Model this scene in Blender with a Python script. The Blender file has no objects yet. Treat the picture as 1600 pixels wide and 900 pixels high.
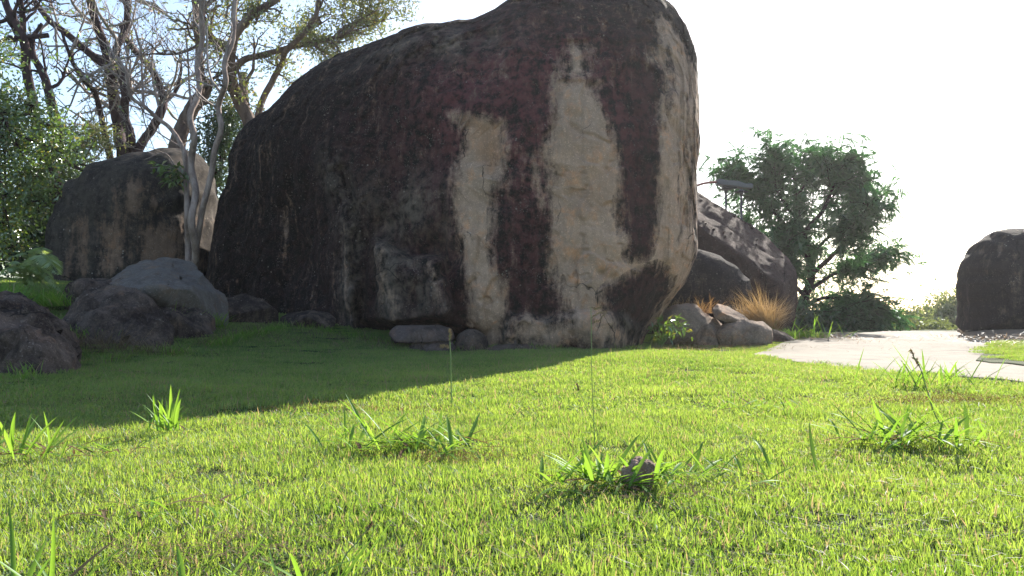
import bpy, bmesh, math, random
import numpy as np
from mathutils import Vector, Matrix

# ------------------------------------------------------------------ camera, world, sun, exposure
S = bpy.context.scene
COL = S.collection
R = math.radians
rng = np.random.default_rng(7)
random.seed(7)

F = 1280.0                      # focal length in photograph pixels (1600 wide)
CAM = np.array([0.0, 0.0, 0.5])
PITCH = math.atan(55 / F)
cam = bpy.data.cameras.new('camera')
cam.sensor_width = 36.0
cam.lens = 36.0 * F / 1600.0
cam.clip_start = 0.02
cam.clip_end = 3000
co = bpy.data.objects.new('camera', cam)
co.location = CAM
co.rotation_euler = (R(90) + PITCH, 0, 0)
COL.objects.link(co)
S.camera = co

SUN_AZ, SUN_EL = R(28), R(30)
W = bpy.data.worlds.new('World')
S.world = W
W.use_nodes = True
nt = W.node_tree
sky = nt.nodes.new('ShaderNodeTexSky')
sky.sky_type = 'NISHITA'
sky.sun_disc = False
sky.sun_elevation = SUN_EL
sky.sun_rotation = SUN_AZ
sky.air_density = 1.0
sky.dust_density = 0.9
sky.ozone_density = 1.0
bg = nt.nodes['Background']
bg.inputs['Strength'].default_value = 0.09
nt.links.new(sky.outputs[0], bg.inputs[0])

sl = bpy.data.lights.new('sun', 'SUN')
sl.energy = 5.0
sl.angle = R(0.5)
sl.color = (1.0, 0.94, 0.84)
so = bpy.data.objects.new('sun', sl)
sd = Vector((math.sin(SUN_AZ) * math.cos(SUN_EL), math.cos(SUN_AZ) * math.cos(SUN_EL), math.sin(SUN_EL)))
so.rotation_euler = sd.to_track_quat('Z', 'Y').to_euler()
so.location = (8, 14, 14)
COL.objects.link(so)

S.view_settings.view_transform = 'Standard'
S.view_settings.look = 'None'
S.view_settings.gamma = 1
S.view_settings.exposure = 1.6
S.view_settings.use_curve_mapping = False
S.cycles.max_bounces = 8
S.cycles.transparent_max_bounces = 16

# ------------------------------------------------------------------ helpers
CP, SP = math.cos(PITCH), math.sin(PITCH)

def at(px, v, Y):
    """survey point of the photograph, at distance Y in front of the camera -> metres"""
    dx = (px - 800.0) / F
    du = (450.0 - v) / F
    dy = CP - du * SP
    dz = SP + du * CP
    k = Y / dy
    return np.array([dx * k, Y, CAM[2] + dz * k])

def project(P):
    P = np.asarray(P) - CAM
    f = P[..., 1] * CP + P[..., 2] * SP
    u = -P[..., 1] * SP + P[..., 2] * CP
    return 800 + P[..., 0] / f * F, 450 - u / f * F

def _hash(ix, iy, iz, seed):
    h = (ix * 374761393 + iy * 668265263 + iz * 2147483647 + seed * 144269504) & 0xffffffff
    h = ((h ^ (h >> 13)) * 1274126177) & 0xffffffff
    h = ((h ^ (h >> 16)) * 2246822519) & 0xffffffff
    h = h ^ (h >> 15)
    return (h & 0xffffff) / float(0xffffff)

def vnoise(P, scale, seed=0):
    Q = np.asarray(P) * scale
    i = np.floor(Q).astype(np.int64)
    f = Q - i
    f = f * f * f * (f * (f * 6 - 15) + 10)
    out = 0
    for dx in (0, 1):
        wx = f[..., 0] if dx else 1 - f[..., 0]
        for dy in (0, 1):
            wy = f[..., 1] if dy else 1 - f[..., 1]
            for dz in (0, 1):
                wz = f[..., 2] if dz else 1 - f[..., 2]
                out = out + wx * wy * wz * _hash(i[..., 0] + dx, i[..., 1] + dy, i[..., 2] + dz, seed)
    return out * 2 - 1

def fbm(P, scale, octs=4, seed=0, gain=0.5):
    a, s, out = 1.0, scale, 0
    for k in range(octs):
        out = out + a * vnoise(np.asarray(P) + 17.3 * k, s, seed + k)
        a *= gain
        s *= 2.03
    return out

def smooth(a, b, x):
    t = np.clip((x - a) / (b - a), 0, 1)
    return t * t * (3 - 2 * t)

def poly_sd(x, z, poly):
    """signed distance, positive inside"""
    poly = np.asarray(poly)
    d = np.full(x.shape, 1e9)
    inside = np.zeros(x.shape, bool)
    n = len(poly)
    for i in range(n):
        ax, az = poly[i]
        bx, bz = poly[(i + 1) % n]
        ex, ez = bx - ax, bz - az
        t = np.clip(((x - ax) * ex + (z - az) * ez) / (ex * ex + ez * ez + 1e-12), 0, 1)
        d = np.minimum(d, np.hypot(x - ax - t * ex, z - az - t * ez))
        c = (az > z) != (bz > z)
        with np.errstate(divide='ignore', invalid='ignore'):
            xi = ex * (z - az) / (ez if ez else 1e-12) + ax
        inside ^= c & (x < xi)
    return np.where(inside, d, -d)

def line_d(x, z, pts):
    d = np.full(x.shape, 1e9)
    for (ax, az), (bx, bz) in zip(pts[:-1], pts[1:]):
        ex, ez = bx - ax, bz - az
        t = np.clip(((x - ax) * ex + (z - az) * ez) / (ex * ex + ez * ez + 1e-12), 0, 1)
        d = np.minimum(d, np.hypot(x - ax - t * ex, z - az - t * ez))
    return d

def tag(o, label=None, cat=None, group=None, kind=None):
    if label: o['label'] = label
    if cat: o['category'] = cat
    if group: o['group'] = group
    if kind: o['kind'] = kind
    return o

def link(name, me, mat, parent=None, smooth_shade=True):
    if mat is not None:
        me.materials.append(mat)
    if smooth_shade:
        me.shade_smooth()
    o = bpy.data.objects.new(name, me)
    COL.objects.link(o)
    if parent is not None:
        o.parent = parent
        o.matrix_parent_inverse = Matrix.Translation(-Vector(parent.location)) if parent.type == 'EMPTY' else Matrix()
    return o

def empty(name, loc, label=None, cat=None, group=None):
    o = bpy.data.objects.new(name, None)
    o.empty_display_size = 0.2
    o.location = tuple(float(a) for a in loc)
    COL.objects.link(o)
    return tag(o, label, cat, group)

def raw_mesh(name, V, F4=None, F3=None, attrs=None):
    me = bpy.data.meshes.new(name)
    V = np.asarray(V, dtype=np.float32)
    me.vertices.add(len(V))
    me.vertices.foreach_set('co', V.ravel())
    n4 = 0 if F4 is None else len(F4)
    n3 = 0 if F3 is None else len(F3)
    loops = []
    starts = []
    if n4:
        loops.append(np.asarray(F4, dtype=np.int32).ravel())
        starts.append(np.arange(n4) * 4)
    if n3:
        loops.append(np.asarray(F3, dtype=np.int32).ravel())
        starts.append(n4 * 4 + np.arange(n3) * 3)
    loops = np.concatenate(loops)
    starts = np.concatenate(starts).astype(np.int32)
    me.loops.add(len(loops))
    me.loops.foreach_set('vertex_index', loops)
    me.polygons.add(n4 + n3)
    me.polygons.foreach_set('loop_start', starts)
    me.update(calc_edges=True)
    if attrs:
        for k, a in attrs.items():
            at_ = me.attributes.new(k, 'FLOAT', 'POINT')
            at_.data.foreach_set('value', np.asarray(a, dtype=np.float32).ravel())
    me.validate()
    return me

class MB:
    """collects geometry for ONE mesh object"""
    def __init__(s):
        s.V, s.Q, s.T, s.A, s.n = [], [], [], [], 0
    def add(s, V, Q=None, T=None, rnd=None):
        V = np.asarray(V, dtype=float).reshape(-1, 3)
        s.V.append(V)
        if Q is not None and len(Q): s.Q.append(np.asarray(Q) + s.n)
        if T is not None and len(T): s.T.append(np.asarray(T) + s.n)
        s.A.append(np.zeros(len(V)) + (0.5 if rnd is None else rnd))
        s.n += len(V)
    def build(s, name, mat, parent=None, smooth_shade=True, kind=None):
        me = raw_mesh(name, np.concatenate(s.V), np.concatenate(s.Q) if s.Q else None,
                      np.concatenate(s.T) if s.T else None, {'rnd': np.concatenate(s.A)})
        o = link(name, me, mat, parent, smooth_shade)
        if kind: o['kind'] = kind
        return o

def unit(a):
    a = np.asarray(a, float)
    return a / (np.linalg.norm(a, axis=-1, keepdims=True) + 1e-12)

def spline(pts, step=4):
    P = np.asarray(pts, float)
    if len(P) < 3:
        t = np.linspace(0, 1, step + 1)[:, None]
        return P[0] * (1 - t) + P[-1] * t
    E = np.vstack([2 * P[0] - P[1], P, 2 * P[-1] - P[-2]])
    out = []
    for i in range(1, len(E) - 2):
        p0, p1, p2, p3 = E[i - 1], E[i], E[i + 1], E[i + 2]
        for k in range(step):
            t = k / step
            out.append(0.5 * ((2 * p1) + (-p0 + p2) * t + (2 * p0 - 5 * p1 + 4 * p2 - p3) * t * t + (-p0 + 3 * p1 - 3 * p2 + p3) * t ** 3))
    out.append(P[-1])
    return np.array(out)

def tube(mb, P, rad, sides=6, lump=0.0, rnd=None):
    P = np.asarray(P, float)
    n = len(P)
    rad = np.broadcast_to(np.asarray(rad, float), (n,)) if np.ndim(rad) == 0 or len(np.atleast_1d(rad)) == n else np.interp(np.linspace(0, 1, n), np.linspace(0, 1, len(rad)), rad)
    T = unit(np.gradient(P, axis=0))
    ref = np.array([0.31, 0.9, 0.2]) if abs(T[0] @ unit([0.31, 0.9, 0.2])) < 0.9 else np.array([1.0, 0, 0])
    U = unit(np.cross(T, ref))
    Vv = np.cross(T, U)
    a = np.linspace(0, 2 * math.pi, sides, endpoint=False)
    rr = rad[:, None] * (1 + (rng.uniform(-lump, lump, (n, sides)) if lump else 0))
    ring = P[:, None, :] + rr[..., None] * (np.cos(a)[None, :, None] * U[:, None, :] + np.sin(a)[None, :, None] * Vv[:, None, :])
    V = ring.reshape(-1, 3)
    i = np.arange(n - 1)[:, None] * sides
    j = np.arange(sides)[None, :]
    j2 = (j + 1) % sides
    Q = np.stack([i + j, i + j2, i + sides + j2, i + sides + j], -1).reshape(-1, 4)
    V = np.vstack([V, P[0] - T[0] * rad[0] * .3, P[-1] + T[-1] * rad[-1] * .5])
    m = len(V)
    j = np.arange(sides)
    T3 = np.vstack([np.stack([(j + 1) % sides, j, np.full(sides, m - 2)], -1),
                    np.stack([(n - 1) * sides + j, (n - 1) * sides + (j + 1) % sides, np.full(sides, m - 1)], -1)])
    mb.add(V, Q, T3, rnd)

def leaves(mb, P, D, L, Wd, fold=0.25, up=None):
    """kite shaped folded leaves, vectorised"""
    P = np.asarray(P, float); n = len(P)
    if n == 0: return
    D = unit(D)
    ref = rng.normal(size=(n, 3)) if up is None else np.broadcast_to(up, (n, 3)) + rng.normal(size=(n, 3)) * 0.35
    side = unit(np.cross(D, ref))
    nor = np.cross(side, D)
    L = np.broadcast_to(L, (n,))[:, None]
    Wd = np.broadcast_to(Wd, (n,))[:, None]
    m = P + D * L * 0.42
    V = np.stack([P, m + side * Wd / 2 + nor * Wd * fold, P + D * L - nor * L * 0.12, m - side * Wd / 2 + nor * Wd * fold], 1)
    b = np.arange(n)[:, None] * 4
    T = np.concatenate([b + np.array([0, 1, 2]), b + np.array([0, 2, 3])])
    mb.add(V.reshape(-1, 3), None, T, np.repeat(rng.random(n), 4))

def blades(mb, P, D, L, Wd, bend, rnd=None, seg=3, az=None):
    """curved tapering grass blades, vectorised; bend = how far the tip droops (share of length)"""
    P = np.asarray(P, float); n = len(P)
    if n == 0: return
    D = unit(D)
    az = rng.uniform(0, 2 * math.pi, n) if az is None else az
    hor = np.stack([np.cos(az), np.sin(az), np.zeros(n)], 1)
    side = np.stack([-np.sin(az), np.cos(az), np.zeros(n)], 1)
    L = np.broadcast_to(L, (n,))[:, None]; Wd = np.broadcast_to(Wd, (n,))[:, None]; bend = np.broadcast_to(bend, (n,))[:, None]
    rows = []
    for k in range(seg):
        t = k / seg
        c = P + D * L * t + hor * L * bend * t * t - np.array([0, 0, 1.0]) * L * bend * 0.6 * t ** 3
        w = Wd * (0.75 + 0.5 * t - 0.95 * t * t) / 2
        rows += [c - side * w, c + side * w]
    tip = P + D * L + hor * L * bend - np.array([0, 0, 1.0]) * L * bend * 0.6
    V = np.stack(rows + [tip], 1)
    m = 2 * seg + 1
    b = np.arange(n)[:, None] * m
    Q = np.concatenate([b + np.array([2 * k, 2 * k + 1, 2 * k + 3, 2 * k + 2]) for k in range(seg - 1)])
    T = b + np.array([2 * seg - 2, 2 * seg - 1, 2 * seg])
    mb.add(V.reshape(-1, 3), Q, T, np.repeat(rng.random(n) if rnd is None else np.broadcast_to(rnd, (n,)), m))

# ------------------------------------------------------------------ materials
def new_mat(name):
    m = bpy.data.materials.new(name)
    m.use_nodes = True
    n = m.node_tree
    for x in list(n.nodes): n.nodes.remove(x)
    out = n.nodes.new('ShaderNodeOutputMaterial')
    return m, n, out

class G:
    """tiny node-graph writer"""
    def __init__(s, name):
        s.m, s.n, s.out = new_mat(name)
    def node(s, t, ins=None, **kw):
        x = s.n.nodes.new(t)
        for k, v in kw.items(): setattr(x, k, v)
        for k, v in (ins or {}).items():
            if hasattr(v, 'node'): s.n.links.new(v, x.inputs[k])
            else: x.inputs[k].default_value = v
        return x
    def attr(s, name): return s.node('ShaderNodeAttribute', attribute_name=name).outputs['Fac']
    def pos(s): return s.node('ShaderNodeNewGeometry').outputs['Position']
    def scale(s, vec, sc): 
        return s.node('ShaderNodeVectorMath', {0: vec, 1: sc}, operation='MULTIPLY').outputs[0]
    def noise(s, vec, sc, det=4, rough=0.55, dist=0.0):
        return s.node('ShaderNodeTexNoise', {'Vector': vec, 'Scale': sc, 'Detail': det, 'Roughness': rough, 'Distortion': dist}).outputs['Fac']
    def math(s, op, a, b=0.0, c=None, clamp=False):
        ins = {0: a, 1: b}
        if c is not None: ins[2] = c
        x = s.node('ShaderNodeMath', ins, operation=op); x.use_clamp = clamp
        return x.outputs[0]
    def ramp(s, fac, a, b):     # smoothstep a..b -> 0..1
        x = s.node('ShaderNodeMapRange', {'Value': fac, 'From Min': a, 'From Max': b}, interpolation_type='SMOOTHSTEP')
        return x.outputs[0]
    def mix(s, fac, a, b, mode='MIX'):
        x = s.node('ShaderNodeMix', data_type='RGBA', blend_type=mode)
        for k, v in ((0, fac), (6, a), (7, b)):
            if hasattr(v, 'node'): s.n.links.new(v, x.inputs[k])
            else: x.inputs[k].default_value = v if k == 0 else tuple(v) + ((1,) if len(v) == 3 else ())
        return x.outputs[2]
    def bump(s, h, strength, dist=0.02, normal=None):
        ins = {'Height': h, 'Strength': strength, 'Distance': dist}
        if normal is not None: ins['Normal'] = normal
        return s.node('ShaderNodeBump', ins).outputs[0]
    def pbsdf(s, colr, rough=0.9, normal=None, spec=0.2, **kw):
        ins = {'Base Color': colr, 'Roughness': rough, 'Specular IOR Level': spec}
        if normal is not None: ins['Normal'] = normal
        ins.update(kw)
        if not hasattr(colr, 'node'): ins['Base Color'] = tuple(colr) + (1,)
        return s.node('ShaderNodeBsdfPrincipled', ins).outputs[0]
    def done(s, sh):
        s.n.links.new(sh, s.out.inputs['Surface']); return s.m

def rock_mat(name, stone=(0.53, 0.36, 0.255), stone2=(0.43, 0.30, 0.22), dark=(0.0085, 0.006, 0.0055), dark2=(0.030, 0.017, 0.015),
             bias=0.0, use_attr=False, amp=0.8, lichen=0.5, sc=1.0):
    g = G(name)
    p = g.pos()
    streak = g.noise(g.scale(p, (1.0, 1.0, 0.16)), 3.2 * sc, 6, 0.6, 0.3)
    blot = g.noise(p, 1.3 * sc, 5, 0.6)
    mid = g.noise(p, 9 * sc, 5, 0.65)
    fine = g.noise(p, 60, 4, 0.7)
    grit = g.noise(p, 170, 2, 0.6)
    drip = g.noise(g.scale(p, (1.0, 1.0, 0.10)), 7.0 * sc, 5, 0.65, 0.2)
    n = g.math('ADD', g.math('MULTIPLY', g.math('SUBTRACT', streak, 0.5), 1.1), g.math('MULTIPLY', g.math('SUBTRACT', mid, 0.5), 0.75))
    n = g.math('ADD', n, g.math('MULTIPLY', g.math('SUBTRACT', fine, 0.5), 0.42))
    n = g.math('ADD', n, g.math('MULTIPLY', g.math('SUBTRACT', g.noise(g.scale(p, (1, 1, .3)), 20 * sc, 4, .7), 0.5), 0.7))
    n = g.math('ADD', n, g.math('MULTIPLY', g.math('SUBTRACT', drip, 0.5), 1.5))
    n = g.math('ADD', n, g.math('MULTIPLY', g.math('SUBTRACT', blot, 0.5), 0.0 if use_attr else 1.6))
    if use_attr:
        base = g.math('ADD', g.attr('pale'), bias)
    else:
        base = bias
    m = g.ramp(g.math('ADD', g.math('MULTIPLY', n, amp), base), -0.27, 0.30)
    # bare stone
    c = g.mix(g.ramp(blot, 0.35, 0.65), stone, stone2)
    c = g.mix(g.ramp(g.noise(p, 4.5, 4, 0.6, 0.6), 0.5, 0.72), c, tuple(a * b for a, b in zip(stone, (1.18, 0.92, 0.72))))
    if use_attr:
        c = g.mix(g.attr('orange'), c, (0.50, 0.27, 0.15))
    c = g.mix(g.ramp(grit, 0.55, 0.72), c, tuple(a * 0.5 for a in stone))
    c = g.mix(g.ramp(grit, 0.42, 0.30), c, tuple(min(1, a * 1.45) for a in stone))
    c = g.mix(g.math('MULTIPLY', g.ramp(mid, 0.62, 0.44), 0.3), c, tuple(a * 0.62 for a in stone2))
    # dark biofilm
    d = g.mix(g.ramp(g.math('ADD', g.math('MULTIPLY', mid, 0.6), g.math('MULTIPLY', fine, 0.4)), 0.42, 0.68), dark, dark2)
    if use_attr:
        d = g.mix(g.math('MULTIPLY', g.attr('maroon'), g.ramp(g.math('ADD', g.math('MULTIPLY', mid, .6), g.math('MULTIPLY', drip, .4)), 0.40, 0.58)), d, (0.14, 0.046, 0.050))
        gy = g.math('MULTIPLY', g.attr('grey'), g.ramp(g.math('ADD', g.math('MULTIPLY', streak, 0.5), g.math('MULTIPLY', mid, 0.5)), 0.40, 0.60))
        d = g.mix(gy, d, (0.15, 0.125, 0.10))
    d = g.mix(g.math('MULTIPLY', g.ramp(drip, 0.56, 0.72), 0.55), d, tuple(x * 1.9 + .01 for x in dark2))
    c = g.mix(g.math('MULTIPLY', g.ramp(drip, 0.50, 0.66), 0.35), c, tuple(x * .55 for x in stone2))
    col = g.mix(m, d, c)
    # pale lichen dots
    vor = g.node('ShaderNodeTexVoronoi', {'Vector': p, 'Scale': 17.0, 'Randomness': 1.0})
    dots = g.math('MULTIPLY', g.ramp(vor.outputs['Distance'], 0.27, 0.16), g.ramp(g.noise(p, 2.1, 4, 0.6), 0.50, 0.66))
    dots = g.math('MULTIPLY', dots, g.ramp(g.node('ShaderNodeSeparateColor', {0: vor.outputs['Color']}).outputs[0], 0.55, 0.9))
    col = g.mix(g.math('MULTIPLY', dots, lichen), col, (0.50, 0.46, 0.40))
    vor2 = g.node('ShaderNodeTexVoronoi', {'Vector': p, 'Scale': 38.0})
    dots2 = g.math('MULTIPLY', g.ramp(vor2.outputs['Distance'], 0.30, 0.18), g.ramp(g.noise(p, 5.0, 4, 0.6), 0.52, 0.68))
    col = g.mix(g.math('MULTIPLY', dots2, lichen * 1.2), col, (0.36, 0.32, 0.28))
    # speckle of crystals and crusty spots
    spk = g.noise(p, 40, 3, 0.8)
    col = g.mix(g.math('MULTIPLY', g.ramp(spk, 0.57, 0.66), 0.7), col, g.mix(m, (0.12, 0.095, 0.085), tuple(min(1, a * 1.5) for a in stone)))
    col = g.mix(g.math('MULTIPLY', g.ramp(g.noise(p, 13, 5, 0.75), 0.56, 0.68), 0.45), col, g.mix(m, (0.05, 0.036, 0.032), tuple(a * .55 for a in stone)))
    # a few thin cracks
    wv = g.node('ShaderNodeVectorMath', {0: p, 1: g.scale(g.node('ShaderNodeTexNoise', {'Vector': p, 'Scale': 1.7, 'Detail': 4.0}).outputs['Color'], (.5, .5, .5))}, operation='ADD').outputs[0]
    cr = g.node('ShaderNodeTexVoronoi', {'Vector': g.scale(wv, (1.0, 1.0, 0.55)), 'Scale': 1.1 * sc}, feature='DISTANCE_TO_EDGE').outputs['Distance']
    crack = g.math('MULTIPLY', g.ramp(cr, 0.007, 0.001), g.ramp(g.noise(p, 1.4, 3), 0.50, 0.60))
    col = g.mix(g.math('MULTIPLY', crack, 0.8), col, (0.012, 0.01, 0.009))
    h = g.math('ADD', g.math('MULTIPLY', mid, 0.45), g.math('MULTIPLY', fine, 0.5))
    h = g.math('ADD', h, g.math('MULTIPLY', spk, 0.25))
    h = g.math('SUBTRACT', h, g.math('MULTIPLY', crack, 0.6))
    h = g.math('ADD', h, g.math('MULTIPLY', grit, 0.12))
    h = g.math('ADD', h, g.math('MULTIPLY', m, 0.12))
    return g.done(g.pbsdf(col, 0.93, g.bump(h, 0.75, 0.05), 0.15))

def leaf_mat(name, a, b, c=None, trans=0.45, tcol=None, rough=0.5, gloss=0.06, obj_var=False, rcol=(1, 1, 1)):
    """a..b by the leaf's own random number, c for the few dry ones"""
    g = G(name)
    r = g.attr('rnd')
    p = g.pos()
    if obj_var:
        oi = g.node('ShaderNodeObjectInfo').outputs['Random']
        big = g.noise(p, 1.1, 4, 0.6)
        f = g.math('ADD', g.math('MULTIPLY', r, 0.55), g.math('MULTIPLY', big, 0.9))
        f = g.math('ADD', f, g.math('MULTIPLY', oi, 0.25))
        f = g.ramp(f, 0.35, 1.15)
    else:
        f = g.math('ADD', g.math('MULTIPLY', r, 0.7), g.math('MULTIPLY', g.noise(p, 1.5, 3), 0.35))
    col = g.mix(f, a, b)
    colr = g.mix(1.0, col, rcol, 'MULTIPLY')
    if c:
        if obj_var:
            dry = g.math('ADD', r, g.math('MULTIPLY', g.ramp(g.noise(p, 2.3, 5, 0.65), 0.57, 0.72), 0.32))
            dry = g.math('ADD', dry, g.attr('dry'))
        else:
            dry = r
        col = g.mix(g.ramp(dry, 0.925, 0.95), col, c)
        colr = g.mix(g.ramp(dry, 0.925, 0.95), colr, c)
    tc = g.mix(1.0, col, tcol or (1.25, 1.15, 0.5), 'MULTIPLY')
    sh = g.node('ShaderNodeMixShader', {0: trans, 1: g.node('ShaderNodeBsdfDiffuse', {'Color': colr}).outputs[0],
                                        2: g.node('ShaderNodeBsdfTranslucent', {'Color': tc}).outputs[0]}).outputs[0]
    gl = g.node('ShaderNodeBsdfGlossy', {'Color': (0.9, 0.95, 1, 1), 'Roughness': rough}).outputs[0]
    sh = g.node('ShaderNodeMixShader', {0: gloss, 1: sh, 2: gl}).outputs[0]
    return g.done(sh)

def bark_mat(name, a, b, sc=8):
    g = G(name)
    p = g.pos()
    n = g.noise(g.scale(p, (1, 1, 0.3)), sc, 5, 0.65, 0.4)
    f = g.noise(p, sc * 6, 4, 0.6)
    col = g.mix(g.ramp(n, 0.35, 0.68), a, b)
    col = g.mix(g.math('MULTIPLY', g.ramp(f, 0.55, 0.75), 0.5), col, tuple(x * 1.6 for x in b))
    return g.done(g.pbsdf(col, 0.9, g.bump(g.math('ADD', n, g.math('MULTIPLY', f, 0.4)), 0.8, 0.03), 0.15))

M = {}
M['boulder'] = rock_mat('stained_granite', use_attr=True, amp=0.70, bias=-0.07)
M['rock_brown'] = rock_mat('brown_granite', (0.15, 0.085, 0.07), (0.12, 0.07, 0.06), (0.045, 0.026, 0.023), (0.085, 0.048, 0.042), bias=-0.34, amp=0.5)
M['rock_dark'] = rock_mat('dark_granite', (0.24, 0.17, 0.13), (0.2, 0.15, 0.12), (0.02, 0.016, 0.018), (0.045, 0.034, 0.036), bias=-0.3, amp=0.7)
M['rock_streak'] = rock_mat('streaked_granite', (0.22, 0.155, 0.115), (0.17, 0.12, 0.09), (0.022, 0.018, 0.016), (0.05, 0.04, 0.032), bias=-0.14, use_attr=True, amp=0.9)
M['rock_grey'] = rock_mat('grey_granite', (0.20, 0.15, 0.12), (0.15, 0.112, 0.09), (0.026, 0.018, 0.015), (0.062, 0.045, 0.037), bias=-0.05, amp=0.6)
M['rock_slab'] = rock_mat('pale_slab_stone', (0.19, 0.165, 0.145), (0.145, 0.127, 0.11), (0.05, 0.045, 0.04), (0.09, 0.08, 0.075), bias=0.22, amp=0.4, lichen=0.2)
M['rock_dull'] = rock_mat('dull_pinkish_stone', (0.20, 0.15, 0.13), (0.15, 0.115, 0.10), (0.05, 0.038, 0.034), (0.10, 0.075, 0.068), bias=0.02, amp=0.7, lichen=0.2)
M['rock_crumbly'] = rock_mat('crumbly_pale_brown_stone', (0.40, 0.29, 0.24), (0.32, 0.235, 0.20), (0.16, 0.11, 0.09), (0.24, 0.17, 0.145), bias=0.1, amp=0.8, lichen=0.1)
M['rock_tan'] = rock_mat('tan_stone', (0.36, 0.255, 0.185), (0.27, 0.21, 0.165), (0.08, 0.06, 0.05), (0.13, 0.10, 0.085), bias=0.22, amp=0.6, lichen=0.3)

g = G('soil_and_thatch')
p = g.pos()
big = g.noise(p, 0.9, 5, 0.6)
mid = g.noise(p, 14, 5, 0.7)
col = g.mix(g.ramp(mid, 0.35, 0.65), (0.040, 0.045, 0.018), (0.028, 0.055, 0.014))
col = g.mix(g.ramp(big, 0.55, 0.7), col, (0.14, 0.105, 0.06))
col = g.mix(g.ramp(g.noise(p, 120, 2), 0.6, 0.72), col, (0.22, 0.18, 0.11))
M['soil'] = g.done(g.pbsdf(col, 0.95, g.bump(mid, 0.8, 0.03), 0.1))

g = G('worn_concrete')
p = g.pos()
n1 = g.noise(p, 1.2, 6, 0.65)
n2 = g.noise(p, 24, 5, 0.7)
lines = g.noise(g.scale(p, (0.10, 0.62, 1)), 3.5, 5, 0.7, 0.6)
col = g.mix(g.ramp(n1, 0.35, 0.68), (0.19, 0.163, 0.125), (0.15, 0.128, 0.10))
col = g.mix(g.math('MULTIPLY', g.ramp(lines, 0.56, 0.66), 0.95), col, (0.085, 0.072, 0.056))
col = g.mix(g.math('MULTIPLY', g.ramp(g.noise(p, 2.7, 6, 0.7, 1.0), 0.52, 0.68), 0.6), col, (0.115, 0.098, 0.078))
col = g.mix(g.ramp(n2, 0.60, 0.75), col, (0.12, 0.105, 0.085))
col = g.mix(g.ramp(n2, 0.36, 0.25), col, (0.24, 0.22, 0.185))
M['concrete'] = g.done(g.pbsdf(col, 0.9, g.bump(g.math('ADD', n2, g.math('MULTIPLY', lines, 0.8)), 0.5, 0.02), 0.2))

g = G('dry_sandy_soil')
p = g.pos()
n1 = g.noise(p, 3, 5, 0.6)
n2 = g.noise(p, 70, 4, 0.7)
col = g.mix(g.ramp(n1, 0.35, 0.65), (0.26, 0.19, 0.135), (0.2, 0.145, 0.10))
col = g.mix(g.ramp(n2, 0.55, 0.7), col, (0.18, 0.13, 0.1))
M['sand'] = g.done(g.pbsdf(col, 0.95, g.bump(n2, 0.7, 0.02), 0.1))

M['grass'] = leaf_mat('lawn_blades', (0.10, 0.205, 0.022), (0.275, 0.39, 0.06), (0.30, 0.24, 0.14), trans=0.6, tcol=(1.25, 1.15, 0.85), obj_var=True, gloss=0.03, rcol=(.68, .74, 1.7))
M['weed'] = leaf_mat('broad_grass_leaf', (0.12, 0.24, 0.03), (0.26, 0.40, 0.07), (0.45, 0.38, 0.24), trans=0.5, tcol=(1.3, 1.3, .7), gloss=0.012, rough=0.4, rcol=(.8, .85, 1.3))
M['dry_leaf'] = leaf_mat('withered_grass_leaf', (0.15, 0.10, 0.065), (0.22, 0.17, 0.11), None, trans=0.4, gloss=0.0, tcol=(1, 0.85, 0.6))
M['straw'] = leaf_mat('straw', (0.22, 0.14, 0.065), (0.36, 0.25, 0.12), None, trans=0.35, tcol=(1.1, 0.85, 0.5))
M['thatch'] = leaf_mat('reddish_thatch', (0.12, 0.06, 0.03), (0.19, 0.11, 0.06), None, trans=0.3, tcol=(1, .8, .6), gloss=0.0)
M['gold'] = leaf_mat('golden_dry_grass', (0.20, 0.145, 0.08), (0.40, 0.32, 0.19), None, trans=0.4, tcol=(1.1, 0.85, 0.5))
M['straw_grey'] = leaf_mat('dead_grass', (0.15, 0.115, 0.075), (0.23, 0.19, 0.12), None, gloss=0.0, trans=0.25, tcol=(1, 0.9, 0.6))
M['leaf_bright'] = leaf_mat('green_leaf', (0.05, 0.11, 0.02), (0.17, 0.27, 0.05), (0.30, 0.28, 0.05), trans=0.45, gloss=0.12, rough=0.35)
M['leaf_olive'] = leaf_mat('olive_leaf', (0.09, 0.12, 0.035), (0.22, 0.26, 0.07), (0.34, 0.26, 0.10), trans=0.45, gloss=0.08)
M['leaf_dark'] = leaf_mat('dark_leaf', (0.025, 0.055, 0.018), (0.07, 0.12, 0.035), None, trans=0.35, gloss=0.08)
M['leaf_tree'] = leaf_mat('feathery_leaf', (0.025, 0.09, 0.03), (0.09, 0.20, 0.06), None, trans=0.5, tcol=(1.0, 1.3, .8), gloss=0.08)
M['leaf_far'] = leaf_mat('far_leaf', (0.10, 0.14, 0.06), (0.18, 0.22, 0.10), None, trans=0.45, gloss=0.05)
M['fern'] = leaf_mat('fern_leaf', (0.2, 0.29, 0.10), (0.34, 0.44, 0.2), None, trans=0.5, gloss=0.08)
M['bark_dark'] = bark_mat('dark_bark', (0.026, 0.015, 0.018), (0.065, 0.038, 0.042))
M['bark_brown'] = bark_mat('brown_bark', (0.10, 0.066, 0.052), (0.20, 0.145, 0.115))
M['bark_pale'] = bark_mat('pale_bark', (0.20, 0.15, 0.13), (0.38, 0.30, 0.26), 12)
M['twig'] = bark_mat('grey_twigs', (0.24, 0.20, 0.185), (0.42, 0.37, 0.34), 20)
M['stem'] = leaf_mat('grass_stalk', (0.12, 0.20, 0.05), (0.2, 0.3, 0.08), None, trans=0.2)

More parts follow.
